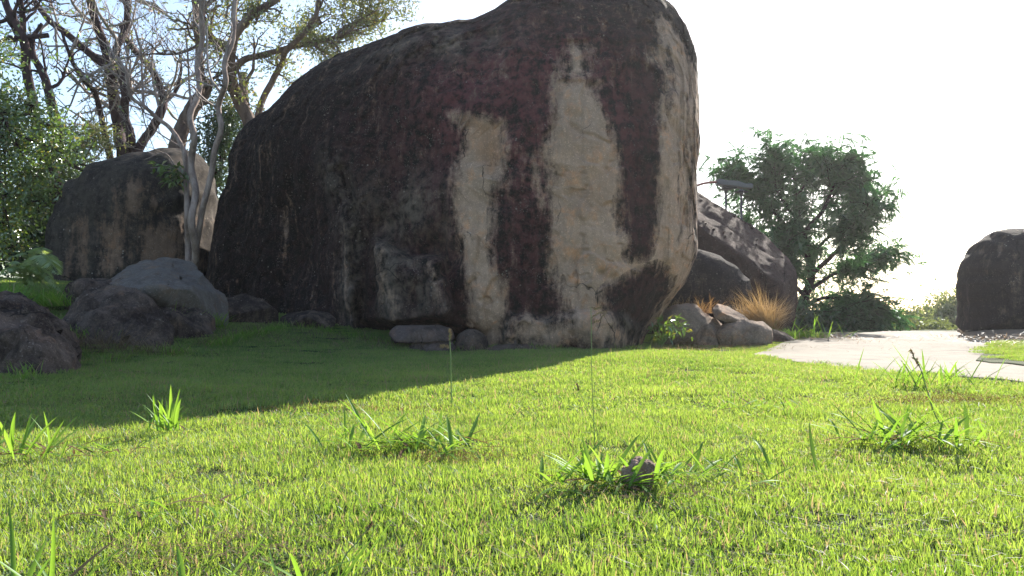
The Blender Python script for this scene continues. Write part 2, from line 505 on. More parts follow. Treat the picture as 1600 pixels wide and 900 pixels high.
g = G('galvanised_grey')
M['lamp_grey'] = g.done(g.pbsdf(g.mix(g.noise(g.pos(), 30, 3), (0.10, 0.10, 0.10), (0.16, 0.16, 0.165)), 0.5, None, 0.5, Metallic=0.5))
g = G('rusty_red_tube')
M['lamp_red'] = g.done(g.pbsdf(g.mix(g.noise(g.pos(), 20, 3), (0.30, 0.10, 0.08), (0.4, 0.17, 0.13)), 0.6, None, 0.4))
g = G('black_painted_metal')
M['black'] = g.done(g.pbsdf(g.mix(g.noise(g.pos(), 20, 3), (0.03, 0.03, 0.04), (0.05, 0.05, 0.065)), 0.5, None, 0.4))

# ------------------------------------------------------------------ ground
CTRL = [(-6, -4, 0), (0, -4, 0), (6, -4, .02), (0, 0, 0), (-2.5, 1.2, 0), (2.5, 1.2, .02), (0, 1.6, 0), (0, 3, .02), (2.4, 3.6, .05),
        (0, 5, .06), (1.7, 5, .075), (1.65, 10.4, .165), (-.8, 5.3, .06), (-1.3, 10.3, .20), (-.9, 8, .125),
        (.8, 8.4, .185), (1.7, 8.6, .205), (2.4, 8.2, .17), (.2, 7.4, .145), (-14, -4, 0), (14, -4, 0), (4, 2, .03), (-1.2, 2, 0)]
for px, v, Y in [(350, 490, 11.5), (500, 507, 11), (350, 600, 6), (350, 543, 8.5), (150, 640, 4.6), (0, 582, 6), (0, 690, 3.5), (130, 530, 8), (-150, 590, 6.5),
                 (100, 452, 11), (-60, 440, 11), (1165, 560, 9), (1300, 575, 7.3), (1430, 585, 6.5), (1600, 600, 5.8), (1300, 525, 14),
                 (1500, 521, 15.5), (1600, 578, 7.2), (1700, 530, 14), (1030, 540, 11.5), (1240, 529, 12.5), (1450, 516, 19), (1800, 600, 6)]:
    CTRL.append(tuple(at(px, v, Y)))
CTRL += [(-5, 14, .95), (-8, 14, 1.2), (-10, 8, .7), (-12, 18, 1.5), (-6, 20, 1.3), (0, 16, .4), (3, 18, .35), (12, 18, .3), (14, 10, .15), (9, 24, .3), (-18, 8, 1.0), (16, 3, .1)]
CTRL = np.array(CTRL, float)
def _k(d2): return np.sqrt(d2 + 0.8 ** 2)
_D = ((CTRL[:, None, :2] - CTRL[None, :, :2]) ** 2).sum(-1)
_A = np.block([[_k(_D), np.ones((len(CTRL), 1))], [np.ones((1, len(CTRL))), np.zeros((1, 1))]])
_A[:len(CTRL), :len(CTRL)] -= np.eye(len(CTRL)) * 0.05
_W = np.linalg.solve(_A, np.append(CTRL[:, 2], 0))

def gh(x, y, rough=True):
    x = np.asarray(x, float); y = np.asarray(y, float)
    sh = x.shape
    xf, yf = x.ravel(), y.ravel()
    xc, yc = np.clip(xf, -22, 22), np.clip(yf, -8, 26)
    z = np.full(xf.shape, _W[-1])
    for i in range(len(CTRL)):
        z += _W[i] * _k((xc - CTRL[i, 0]) ** 2 + (yc - CTRL[i, 1]) ** 2)
    # the hilltop falls away beyond the clearing
    drop = smooth(21, 70, yf) * 14 + smooth(-14, -60, yf) * 6 + smooth(24, 80, np.abs(xf)) * 10
    z = z - drop
    if rough:
        P = np.stack([xf, yf, 0 * xf], -1)
        z = z + 0.016 * fbm(P, 1.3, 3, 5) * smooth(0.5, 2.5, yf)
    return z.reshape(sh)

t = np.linspace(0, 1, 60)[1:] ** 2.6
gx = np.concatenate([-(10 + t * 290)[::-1], np.linspace(-10, 10, 240), 10 + t * 290])
gy = np.concatenate([-(t * 290)[::-1], np.linspace(0, 19, 240), 19 + t * 290])
n = len(gx)
X, Yg = np.meshgrid(gx, gy)
Z = gh(X, Yg)
i = np.arange(n - 1)[:, None] * n + np.arange(n - 1)[None, :]
Q = np.stack([i, i + 1, i + n + 1, i + n], -1).reshape(-1, 4)
tag(link('ground', raw_mesh('ground', np.stack([X, Yg, Z], -1).reshape(-1, 3), Q), M['soil']), kind='structure')

def strip_sheet(name, near, far, lift, mat, nu=160, nv=60, skirt=0.12, edge_noise=0.03, mound=0.0):
    """a slab between a near edge and a far edge, both lists of (x, y)"""
    def res(pts, k):
        pts = np.asarray(pts, float)
        d = np.append(0, np.cumsum(np.linalg.norm(np.diff(pts, axis=0), axis=1)))
        s = np.linspace(0, d[-1], k)
        return np.stack([np.interp(s, d, pts[:, 0]), np.interp(s, d, pts[:, 1])], -1)
    A, B = res(near, nu), res(far, nu)
    P0 = np.stack([A[:, 0], A[:, 1], 0 * A[:, 0]], -1)
    A = A + edge_noise * np.stack([fbm(P0, 3, 3, 3), fbm(P0, 3, 3, 9)], -1)
    tt = np.linspace(0, 1, nv)[None, :, None]
    P = A[:, None] * (1 - tt) + B[:, None] * tt
    z = gh(P[..., 0], P[..., 1]) + lift
    if mound:
        uu = np.linspace(0, 1, nu)[:, None]
        z = z + mound * np.sin(math.pi * tt[..., 0]) ** .7 * np.sin(math.pi * uu) ** .5
    V = np.concatenate([P, z[..., None]], -1)
    V[:, 0, 2] -= 0.0
    top = V.reshape(-1, 3)
    i = np.arange(nu - 1)[:, None] * nv + np.arange(nv - 1)[None, :]
    Q = np.stack([i, i + nv, i + nv + 1, i + 1], -1).reshape(-1, 4)
    # skirt
    ring = np.concatenate([np.arange(nu) * nv, (nu - 1) * nv + np.arange(1, nv), (np.arange(nu - 1)[::-1]) * nv + nv - 1, np.arange(nv - 1)[::-1][:-1]])
    low = top[ring] - [0, 0, skirt]
    b = len(top)
    k = np.arange(len(ring))
    k2 = (k + 1) % len(ring)
    Qs = np.stack([ring[k], b + k, b + k2, ring[k2]], -1)
    me = raw_mesh(name, np.vstack([top, low]), np.vstack([Q, Qs]))
    o = link(name, me, mat, None, False)
    return tag(o, kind='structure')

def gpt(px, v, Y):
    q = at(px, v, Y); return (q[0], q[1])
path_near = [gpt(1160, 561, 9.1), gpt(1230, 568, 8.0), gpt(1300, 575, 7.3), gpt(1430, 585, 6.5), gpt(1600, 600, 5.8), gpt(1850, 620, 5.2), (14, 4.0)]
path_far = [gpt(1165, 559, 9.3), gpt(1215, 545, 11.2), gpt(1260, 533, 13), gpt(1300, 523, 15.2), gpt(1400, 521, 16.5), gpt(1500, 519, 17), (16, 17)]
strip_sheet('concrete_path', path_near, path_far, 0.012, M['concrete'], 300, 120, 0.15)

# ------------------------------------------------------------------ rocks
def inflate(outline, Y, df, db, nt=300, nf=110, ef=0.6, eb=0.8, rough=0.03, seed=0, shear=0.0, fit=True, sharp=None, noise_scale=1.2, octs=5,
            warp=None, smooth_r=2):
    """closed rock body: its outline (survey points at distance Y), rounded df metres to the front and db to the back"""
    O = np.array([at(px, v, Y) for px, v in outline])
    c = np.array([(O[:, 0].min() + O[:, 0].max()) / 2, (O[:, 2].min() + O[:, 2].max()) / 2])
    th = np.linspace(-math.pi, math.pi, nt, endpoint=False)
    # dense polygon -> polar radius
    n = len(O); pts = []
    for i in range(n):
        a, b = O[i, [0, 2]], O[(i + 1) % n, [0, 2]]
        tt = np.linspace(0, 1, 40, endpoint=False)[:, None]
        pts.append(a * (1 - tt) + b * tt)
    pts = np.concatenate(pts) - c
    ang = np.arctan2(pts[:, 1], pts[:, 0]); rad = np.hypot(pts[:, 0], pts[:, 1])
    o = np.argsort(ang)
    Rt = np.interp(th, ang[o], rad[o], period=2 * math.pi)
    def sm(a, k):
        for _ in range(k):
            a = (np.roll(a, 1) + a * 2 + np.roll(a, -1)) / 4
        return a
    Rt = sm(Rt, smooth_r * nt // 100)
    ph = np.concatenate([np.linspace(-math.pi / 2, 0, int(nf * 0.68), endpoint=False), np.linspace(0, math.pi / 2, nf - int(nf * 0.68))])
    cph, sph = np.abs(np.cos(ph)), np.sin(ph)
    prof = np.where(ph < 0, cph ** ef, cph ** eb)
    dep = np.where(ph < 0, -np.abs(sph) ** 1.25 * df, np.abs(sph) ** 1.1 * db)
    tgt = None
    cpx = project(np.array([c[0], Y, c[1]]))
    Oo = np.array([project(np.array([pp[0] + c[0], Y, pp[1] + c[1]])) for pp in pts[::8]])
    ta = np.arctan2(cpx[1] - Oo[:, 1], Oo[:, 0] - cpx[0]); tr = np.hypot(cpx[1] - Oo[:, 1], Oo[:, 0] - cpx[0])
    oo = np.argsort(ta)
    mult = np.ones(nt)
    for it in range(4 if fit else 1):
        rr = Rt * mult
        x = c[0] + (np.cos(th) * rr)[:, None] * prof[None]
        z = c[1] + (np.sin(th) * rr)[:, None] * prof[None]
        y = Y + np.broadcast_to(dep[None], x.shape).copy()
        if warp is not None: x, y, z = warp(x, y, z)
        y = y + shear * (x - c[0])
        if fit and it < 3:
            qx, qv = project(np.stack([x, y, z], -1))
            qa = np.arctan2(cpx[1] - qv, qx - cpx[0]); qr = np.hypot(cpx[1] - qv, qx - cpx[0])
            b = ((qa + math.pi) / (2 * math.pi) * 180).astype(int) % 180
            ext = np.zeros(180); np.maximum.at(ext, b.ravel(), qr.ravel())
            bc = -math.pi + (np.arange(180) + .5) * 2 * math.pi / 180
            want = np.interp(bc, ta[oo], tr[oo], period=2 * math.pi)
            ratio = sm(want / np.maximum(ext, 1e-3), 3)
            mult = mult * np.clip(np.interp(th, bc, ratio, period=2 * math.pi), 0.7, 1.25)
    P = np.stack([x, y, z], -1)
    nf_ = P.shape[1]
    # normals by differences
    du = np.roll(P, -1, 0) - np.roll(P, 1, 0)
    dv = np.gradient(P, axis=1)
    N = unit(np.cross(dv, du))
    cen = np.array([c[0], Y, c[1]])
    flip = np.sign(((P - cen) * N).sum(-1, keepdims=True)); N = N * np.where(flip == 0, 1, flip)
    edge = np.minimum(np.arange(nf_), np.arange(nf_)[::-1])
    w = smooth(0, 6, edge)[None, :, None]
    disp = rough * fbm(P + seed * 7.1, noise_scale, octs, seed, 0.5)
    P = P + N * disp[..., None] * w
    return P, N, cen

def rock_mesh(name, P, attrs=None):
    nt, nf = P.shape[:2]
    i = (np.arange(nt)[:, None]) * nf + np.arange(nf - 1)[None, :]
    i2 = ((np.arange(nt)[:, None] + 1) % nt) * nf + np.arange(nf - 1)[None, :]
    Q = np.stack([i, i + 1, i2 + 1, i2], -1).reshape(-1, 4)
    V = P.reshape(-1, 3)
    # close the poles
    V = np.vstack([V, P[:, 0].mean(0), P[:, -1].mean(0)])
    a = np.arange(nt); b = (a + 1) % nt
    T = np.vstack([np.stack([a * nf, b * nf, np.full(nt, nt * nf)], -1), np.stack([b * nf + nf - 1, a * nf + nf - 1, np.full(nt, nt * nf + 1)], -1)])
    at_ = None
    if attrs:
        at_ = {k: np.append(v.ravel(), [v[:, 0].mean(), v[:, -1].mean()]) for k, v in attrs.items()}
    return raw_mesh(name, V, Q, T, at_)

def to_local(o, base):
    """put the object's origin at its base"""
    base = Vector([float(b) for b in base])
    o.data.transform(Matrix.Translation(-base))
    o.location = base
    return o

def rock(name, label, outline, Y, df, db, mat, cat='rock', facets=0, group=None, **kw):
    P, N, cen = inflate(outline, Y, df, db, **kw)
    if facets:
        # chop with random planes -> flat facets with edges
        rs = np.random.default_rng(kw.get('seed', 0) + 50)
        ext = np.abs(P - cen).reshape(-1, 3).max(0)
        for k in range(facets):
            d = unit(rs.normal(size=3) * [1, 1, .8])
            lim = np.linalg.norm(d * ext) * rs.uniform(0.62, 0.9)
            s = ((P - cen) @ d) - lim
            P = P - np.where(s > 0, s * 0.9, 0)[..., None] * d
    me = rock_mesh(name, P)
    o = link(name, me, mat)
    b = cen.copy(); b[2] = gh(np.array([cen[0]]), np.array([cen[1]]))[0]
    to_local(o, b)
    return tag(o, label, cat, group)

# ---- the great boulder
YB = 11.6
big_outline = [(300, 520), (322, 430), (335, 350), (350, 290), (375, 220), (410, 172), (450, 132), (500, 102), (560, 76), (620, 57), (670, 42), (725, 37),
               (760, 20), (800, -2), (860, -28), (940, -40), (1010, -20), (1045, 8), (1072, 48), (1090, 95), (1097, 150), (1098, 230), (1096, 310), (1090, 395),
               (1072, 443), (1042, 480), (1012, 520), (1000, 560), (990, 610), (700, 620), (450, 600), (320, 560)]
cx_big = at(700, 300, YB)[0]
def warp_big(x, y, z):
    # the left shoulder swings back, the face stays flat, the crown leans back
    left = np.clip((0.2 - x) / 4.4, 0, 1)
    y = y + 2.3 * left ** 1.6
    y = y + 0.9 * smooth(2.6, 6.0, z) * np.clip((6.5 - x) / 6, 0.2, 1)
    return x, y, z
P, N, cen = inflate(big_outline, YB, 1.25, 3.6, nt=1220, nf=430, ef=0.42, eb=0.75, rough=0.055, seed=3, warp=warp_big, noise_scale=0.8, octs=7, smooth_r=1)

qx, qv = P[..., 0].copy(), P[..., 2].copy()
front = smooth(0.1, 0.5, -N[..., 1])
YF = 10.55
def face(pts, Y=None):
    """survey points on the face of the boulder -> (x, z) metres"""
    out = []
    for px, v in pts:
        yy = YF + (0.0 if px > 640 else (640 - px) / 340.0 * 2.2) + max(0, (200 - v) / 200.0) * 0.6 if Y is None else Y
        q = at(px, v, yy); out.append((q[0], q[2]))
    return out
wob = 0.09 * fbm(P * [1, 1, .6], 2.6, 5, 21)
wx = qx + wob; wz = qv + 0.05 * fbm(P, 2.0, 4, 33)
dy = np.zeros(qx.shape)
# the nose shaped block low on the left of the face
nose = poly_sd(wx, wz, face([(583, 368), (605, 378), (640, 396), (692, 402), (698, 440), (716, 484), (700, 502), (640, 508), (596, 500), (588, 440)]))
dy -= 0.34 * smooth(-0.02, 0.07, nose)
dy += 0.22 * np.exp(-(line_d(wx, wz, face([(590, 362), (640, 388), (700, 396)])) / 0.22) ** 2)
# hollow left of it and the vertical rib
dy += 0.35 * smooth(0, 0.9, poly_sd(wx, wz, face([(440, 230), (530, 260), (545, 360), (550, 500), (400, 500), (380, 330)])))
rib = line_d(wx, wz, face([(520, 260), (545, 320), (553, 380), (553, 450), (560, 520)]))
dy -= 0.10 * np.exp(-(rib / 0.07) ** 2)
ribr = line_d(wx, wz, face([(535, 270), (560, 340), (565, 420), (568, 520)]))
dy += 0.16 * np.exp(-(ribr / 0.08) ** 2)
# flake scars
fl = poly_sd(wx, wz, face([(712, 186), (772, 198), (784, 225), (790, 262), (772, 294), (752, 262), (738, 222)]))
dy += 0.09 * smooth(-0.01, 0.03, fl)
dy -= 0.05 * np.exp(-(line_d(wx, wz, face([(712, 186), (740, 225), (755, 262), (772, 294)])) / 0.03) ** 2)
ld = poly_sd(wx, wz, face([(862, 60), (940, 60), (932, 136), (900, 133), (864, 140)]))
dy -= 0.05 * smooth(-0.01, 0.03, ld)
dy += 0.04 * np.exp(-(line_d(wx, wz, face([(895, 180), (905, 215), (945, 228)])) / 0.03) ** 2)
# cracks down the right edge
for pts, w_, d_ in (([(1042, 120), (1052, 165), (1058, 205), (1063, 225)], .03, .10), ([(1037, 40), (1040, 90), (1048, 130)], .05, .10),
                    ([(1058, 90), (1066, 140), (1062, 200), (1070, 260)], .025, .06), ([(1080, 120), (1084, 200), (1082, 300), (1084, 360)], .03, .05),
                    ([(1070, 300), (1074, 350)], .02, .05), ([(1030, 320), (1036, 345)], .02, .05)):
    dy += d_ * .6 * np.exp(-(line_d(wx, wz, face(pts)) / w_) ** 2)
for (px, v), r_, d_ in (((930, 428), .07, .07), ((953, 432), .06, .07), ((900, 408), .15, .05), ((960, 405), .06, .03), ((868, 340), .04, .03)):
    q = face([(px, v)])[0]
    dy += d_ * np.exp(-(((wx - q[0]) ** 2 + (wz - q[1]) ** 2) / r_ ** 2))
# foot shelf and crevice below the face
foot = poly_sd(wx, wz, face([(790, 492), (880, 486), (935, 492), (990, 490), (1015, 505), (1010, 620), (780, 620)]))
dy -= 0.14 * smooth(-0.04, 0.10, foot)
dy += 0.55 * smooth(-0.05, 0.25, poly_sd(wx, wz, face([(565, 500), (700, 505), (765, 512), (770, 640), (560, 640)])))
und = poly_sd(wx, wz, face([(960, 500), (1060, 445), (1110, 440), (1110, 640), (960, 640)]))
dy += 0.3 * smooth(0, 0.5, und)
# exfoliation ledges, flakes and pits
fz = np.stack([qx, P[..., 1], qv * .6], -1)
for sc_, am_, sd2 in ((0.5, .05, 81), (0.95, .016, 82)):
    f_ = fbm(fz, sc_, 4, sd2)
    for lv in (-.35, 0.05, .4): dy -= am_ * smooth(-.02, .02, f_ - lv)
pit = fbm(P, 6.5, 3, 90)
dy += 0.03 * smooth(.45, .75, pit)
# broad chipped relief
dy += 0.05 * fbm(np.stack([qx * 1.0, P[..., 1], qv * 0.55], -1), 2.6, 4, 61) + 0.02 * np.abs(fbm(P, 5.0, 3, 62))
P[..., 1] += dy * front

pale = np.full(qx.shape, -0.62)
def paint(poly, lvl=0.4, soft=0.28):
    global pale
    sd_ = poly_sd(wx, wz, face(poly))
    pale = np.maximum(pale, np.clip(sd_ / soft, -1, 1) * 0.5 - 0.5 + lvl)
def unpaint(poly, lvl=0.5, soft=0.25):
    global pale
    sd_ = poly_sd(wx, wz, face(poly))
    pale = np.minimum(pale, np.where(sd_ > -soft, np.clip(-sd_ / soft, -1, 1) * 0.5 + 0.5 - lvl + 0.0, 9))
sp0 = face([(900, 120)])[0]; sp1 = face([(820, 330)])[0]
pale = pale + 0.24 * np.exp(-(((wx - sp0[0]) / 1.3) ** 2 + ((wz - sp0[1]) / .9) ** 2)) + 0.22 * np.exp(-(((wx - sp1[0]) / .9) ** 2 + ((wz - sp1[1]) / 1.6) ** 2))
paint([(876, 142), (934, 140), (940, 178), (970, 212), (982, 262), (984, 330), (990, 388), (1012, 388), (1022, 330), (1022, 240), (1026, 130), (1038, 70), (1046, 30), (1074, 60), (1094, 140),
       (1099, 300), (1096, 410), (1070, 452), (1040, 488), (1014, 530), (950, 505), (895, 505), (882, 470), (868, 430), (866, 380), (862, 300), (864, 250), (874, 200)], 0.74, 0.22)
paint([(708, 186), (772, 198), (786, 240), (782, 290), (762, 315), (768, 380), (776, 450), (776, 535), (758, 535), (742, 470), (728, 400), (716, 330), (720, 270), (726, 236), (730, 215)], 0.72, 0.2)
paint([(585, 374), (610, 384), (622, 440), (640, 500), (606, 500), (590, 450)], 0.22, 0.28)
paint([(640, 396), (692, 402), (700, 450), (716, 486), (690, 500), (672, 450)], 0.22, 0.25)
paint([(885, 72), (924, 76), (932, 134), (862, 137)], 0.40, 0.25)
paint([(720, 60), (760, 60), (760, 70), (700, 80)], 0.15, 0.25)
paint([(544, 340), (554, 340), (556, 505), (546, 505)], 0.22, 0.14)
paint([(812, 236), (854, 240), (850, 335), (818, 340)], 0.34, 0.3)
paint([(790, 494), (880, 488), (1000, 488), (1010, 545), (790, 545)], 0.42, 0.3)
unpaint([(940, 150), (1020, 110), (1020, 240), (1016, 340), (1006, 386), (988, 386), (980, 330), (978, 250)], 0.78, 0.2)
unpaint([(958, 460), (1000, 438), (1038, 432), (1044, 448), (1022, 480), (1004, 520), (968, 498)], 0.78, 0.22)
for st in ([(1070, 60), (1086, 110), (1084, 250), (1078, 250), (1074, 130)], [(1092, 110), (1100, 150), (1100, 300), (1092, 380), (1088, 250)], [(1046, 60), (1060, 110), (1056, 180), (1046, 130)], [(1062, 230), (1068, 230), (1068, 380), (1062, 380)]):
    unpaint(st, 0.30, 0.14)
grey = np.clip(0.9 * np.exp(-(((wx - face([(640, 340)])[0][0]) / .7) ** 2 + ((wz - face([(640, 330)])[0][1]) / .5) ** 2))
               + 1.0 * smooth(-.1, .15, foot) + 0.8 * smooth(-.1, .2, nose) + 0.7 * np.exp(-(rib / .2) ** 2) + 0.04
               + 0.8 * np.exp(-(((wx - face([(690, 70)])[0][0]) / 1.0) ** 2 + ((wz - face([(690, 60)])[0][1]) / .3) ** 2)), 0, 1)
q = face([(830, 150)])[0]
maroon = np.clip(1.15 * np.exp(-(((wx - q[0]) / 1.5) ** 2 + ((wz - q[1]) / 1.1) ** 2)) + 0.55 * np.exp(-(((wx - q[0]) / 2.2) ** 2 + ((wz - 1.8) / 2) ** 2)), 0, 1)
q1, q2 = face([(762, 245)])[0], face([(925, 290)])[0]
orange = 0.95 * smooth(-.02, .1, fl) + 0.30 * np.exp(-(((wx - q2[0]) / .35) ** 2 + ((wz - q2[1]) / .5) ** 2))
fr = smooth(-0.2, 0.15, -N[..., 1])
pale = pale * fr + (-0.3) * (1 - fr)
grey = grey * fr + 0.4 * (1 - fr)
me = rock_mesh('giant_boulder', P, {'pale': pale, 'grey': grey, 'maroon': maroon * fr, 'orange': np.clip(orange, 0, 1) * fr})
big = link('giant_boulder', me, M['boulder'])
to_local(big, (cen[0], cen[1], float(gh(np.array([cen[0]]), np.array([cen[1]]))[0])))
tag(big, 'giant grey and black boulder with pale tan streaks running down its face', 'boulder')

# ---- boulder under the trees at the left
o_l = [(60, 480), (62, 410), (72, 360), (92, 312), (120, 275), (160, 250), (210, 238), (262, 230), (305, 238), (330, 262), (345, 300), (350, 400), (340, 520), (200, 540), (80, 540)]
P, N, cen = inflate(o_l, 14.5, 1.3, 1.8, nt=400, nf=160, ef=0.55, rough=0.05, seed=9, octs=6)
wx = P[..., 0] + 0.06 * fbm(P, 2, 4, 3); wz = P[..., 2] + 0.08 * fbm(P, 1.5, 4, 4)
pale = np.full(wx.shape, -0.55)
def f2(pts): return [tuple(at(a, b, 13.4)[[0, 2]]) for a, b in pts]
for poly, l in (([(200, 292), (225, 285), (228, 340), (205, 350), (212, 420), (178, 425), (165, 350), (195, 345)], .6), ([(232, 300), (250, 288), (252, 330), (236, 335)], .5),
                ([(215, 350), (290, 330), (285, 420), (225, 430)], .5), ([(105, 330), (150, 330), (155, 440), (110, 440)], .32), ([(255, 390), (330, 380), (330, 420), (250, 425)], .42)):
    pale = np.maximum(pale, np.clip(poly_sd(wx, wz, f2(poly)) / .25, -1, 1) * .5 - .5 + l)
me = rock_mesh('boulder', P, {'pale': pale, 'grey': np.clip(0.3 + 0 * wx, 0, 1), 'maroon': 0 * wx, 'orange': 0.15 + 0 * wx})
o = link('boulder', me, M['rock_streak'])
to_local(o, (cen[0], cen[1], 1.0))
tag(o, 'rounded streaked boulder under the bare trees, left of the giant boulder', 'boulder')

# ---- boulder at the right edge
rock('boulder', 'round dark boulder on a sandy mound at the right edge beside the path', [(1497, 500), (1494, 440), (1500, 412), (1512, 392), (1530, 374), (1552, 362), (1580, 357), (1620, 357),
     (1660, 372), (1690, 410), (1700, 470), (1690, 530), (1600, 545), (1540, 530), (1508, 520)], 14.2, 0.9, 1.2, M['rock_dark'], 'boulder',
     nt=300, nf=120, ef=0.66, rough=0.018, seed=12, octs=6)

# ---- slabs behind the giant boulder, right side
rock('boulder', 'smaller dark brown boulder in the gap between giant boulder and dry grass tuft', [(1020, 420), (1050, 398), (1090, 390), (1125, 398), (1155, 414), (1175, 435), (1180, 470), (1178, 530), (1030, 530)], 13.6,
     0.5, 0.8, M['rock_dark'], 'boulder', nt=300, nf=120, ef=0.6, rough=0.05, seed=16, octs=6)
rock('rock', 'low tan rock covered with straw at the foot of the giant boulder', [(1020, 510), (1032, 488), (1055, 478), (1085, 480), (1110, 494), (1128, 512), (1132, 545), (1040, 550)], 12.0, 0.4, 0.5, M['rock_tan'],
     nt=220, nf=90, ef=0.65, rough=0.05, seed=17, noise_scale=2.2)
rock('rock', 'rounded grey tan rock just left of the path', [(1115, 520), (1132, 506), (1160, 500), (1190, 503), (1204, 514), (1208, 528), (1206, 548), (1120, 548)], 11.6, 0.32, 0.4, M['rock_tan'],
     nt=220, nf=90, ef=0.6, rough=0.04, seed=19, noise_scale=2.2)

def hull_rock(name, label, pts, mat, seed, size=.035, rough=.02, bev=.04, scale=3.0, cat='rock'):
    """angular stone: hull of surveyed corners, edges worn, surface roughened"""
    bm = bmesh.new()
    for p_ in pts: bm.verts.new(tuple(at(*p_)))
    r = bmesh.ops.convex_hull(bm, input=bm.verts)
    bmesh.ops.delete(bm, geom=[v for v in bm.verts if not v.link_faces], context='VERTS')
    bmesh.ops.bevel(bm, geom=list(bm.edges), offset=bev, segments=2, affect='EDGES', profile=.6)
    bmesh.ops.triangulate(bm, faces=bm.faces)
    for it in range(7):
        es = [e_ for e_ in bm.edges if e_.calc_length() > size * 1.6]
        if not es: break
        bmesh.ops.subdivide_edges(bm, edges=es, cuts=1, use_grid_fill=False)
        bmesh.ops.triangulate(bm, faces=[f_ for f_ in bm.faces if len(f_.verts) > 3])
    bmesh.ops.smooth_vert(bm, verts=bm.verts, factor=.5, use_axis_x=True, use_axis_y=True, use_axis_z=True)
    bm.normal_update()
    V = np.array([v.co[:] for v in bm.verts]); Nn = np.array([v.normal[:] for v in bm.verts])
    d = rough * fbm(V + seed * 3.7, scale, 5, seed, .55) - rough * .8 * np.clip(np.abs(fbm(V + seed, scale * .7, 3, seed + 4)) * -4 + .5, 0, 1)
    V = V + Nn * d[:, None]
    for v, c_ in zip(bm.verts, V): v.co = c_
    me = bpy.data.meshes.new(name); bm.to_mesh(me); bm.free()
    o = link(name, me, mat)
    b = V.mean(0); b[2] = float(gh(b[0:1], b[1:2])[0])
    to_local(o, b)
    return tag(o, label, cat)

# ---- rocks in the shade on the left
rock('rock', 'low mossy stone half buried in grass beside the leaning slab', [(318, 500), (330, 478), (352, 464), (380, 460), (410, 470), (432, 486), (440, 510), (330, 520)], 10.6, 0.35, 0.4, M['rock_grey'],
     facets=4, nt=200, nf=80, ef=0.62, rough=0.03, seed=26, noise_scale=2.4)
rock('rock', 'flat stone almost sunk in grass below the middle of the giant face', [(758, 546), (775, 540), (815, 539), (850, 542), (856, 552), (760, 556)], 9.95, 0.12, 0.2, M['rock_grey'],
     facets=3, nt=140, nf=60, ef=0.5, rough=0.01, seed=31, noise_scale=3)
hull_rock('rock', 'dark grey rough rock at the left edge of the lawn in shade', [(-30, 460, 6.9), (5, 454, 6.9), (42, 462, 6.95), (62, 478, 6.5), (98, 503, 7.1), (130, 548, 6.9), (110, 520, 6.6), (-80, 640, 6.0), (60, 620, 5.85), (128, 590, 6.3),
           (-120, 470, 7), (-120, 640, 6), (30, 520, 6.05), (-20, 500, 6.1), (80, 545, 6.15), (-100, 600, 8), (130, 590, 7.6), (60, 500, 7.6)], M['rock_grey'], 22, .035, .07, .03)
hull_rock('rock', 'low grey rock with dead grass in front, second from the left edge', [(102, 505, 8.3), (116, 472, 8.5), (150, 450, 8.7), (205, 446, 8.9), (238, 468, 8.7), (262, 515, 8.3), (262, 570, 7.9), (105, 575, 7.8), (150, 484, 8.05), (210, 480, 8.1),
           (175, 560, 7.6), (130, 470, 9.6), (240, 480, 9.6), (262, 570, 9.3), (100, 570, 9.3)], M['rock_grey'], 23, .035, .075, .03)
hull_rock('rock', 'small dark rock wedged behind the low grey rock below the streaked boulder', [(94, 470, 9.8), (108, 440, 10), (140, 430, 10), (172, 434, 10.1), (188, 470, 9.8), (185, 530, 9.5), (95, 530, 9.5), (130, 445, 9.5), (100, 520, 10.8), (190, 520, 10.8)], M['rock_grey'], 24, .04, .06, .03)
hull_rock('rock', 'pale grey flat topped slab leaning on the foot of the giant boulder', [(166, 440, 10.0), (200, 420, 10.5), (262, 400, 11.0), (290, 411, 10.8), (318, 428, 10.4), (350, 462, 10.3), (232, 452, 8.9), (296, 452, 9.2), (178, 445, 9.5), (175, 545, 9.7), (250, 545, 9.5),
           (356, 530, 9.8), (205, 530, 11.3), (350, 530, 11.3)], M['rock_slab'], 25, .035, .045, .008, 2.2)
hull_rock('rock', 'flat elongated stone in the grass under the dark left face', [(436, 496, 10.7), (450, 488, 10.8), (486, 485, 10.8), (514, 489, 10.8), (525, 498, 10.7), (520, 516, 10.5), (440, 516, 10.5), (480, 494, 10.4), (445, 510, 11.1), (520, 510, 11.1)], M['rock_grey'], 27, .03, .012, .02)
hull_rock('rock', 'long flat pinkish stone under the nose shaped block', [(608, 520, 10.2), (618, 508, 10.3), (650, 509, 10.35), (690, 506, 10.3), (708, 512, 10.2), (712, 527, 10.1), (660, 512, 9.95), (620, 535, 9.95), (700, 535, 9.95), (612, 535, 10.6), (710, 535, 10.6), (640, 510, 10.6)], M['rock_dull'], 28, .025, .018, .02)
hull_rock('rock', 'thin reddish stone lying below the long flat one', [(638, 540, 10.0), (648, 532, 10.05), (676, 530, 10.05), (706, 533, 10.0), (713, 543, 9.95), (700, 554, 9.85), (640, 554, 9.85), (645, 550, 10.3), (706, 550, 10.3)], M['rock_dull'], 29, .025, .012, .015)
hull_rock('rock', 'squat rounded stone right of the long flat pinkish one', [(706, 542, 10.1), (712, 520, 10.2), (730, 510, 10.25), (748, 513, 10.25), (762, 526, 10.15), (764, 552, 10.0), (710, 552, 9.95), (735, 522, 9.95), (712, 545, 10.6), (762, 545, 10.6)], M['rock_grey'], 30, .025, .018, .03)
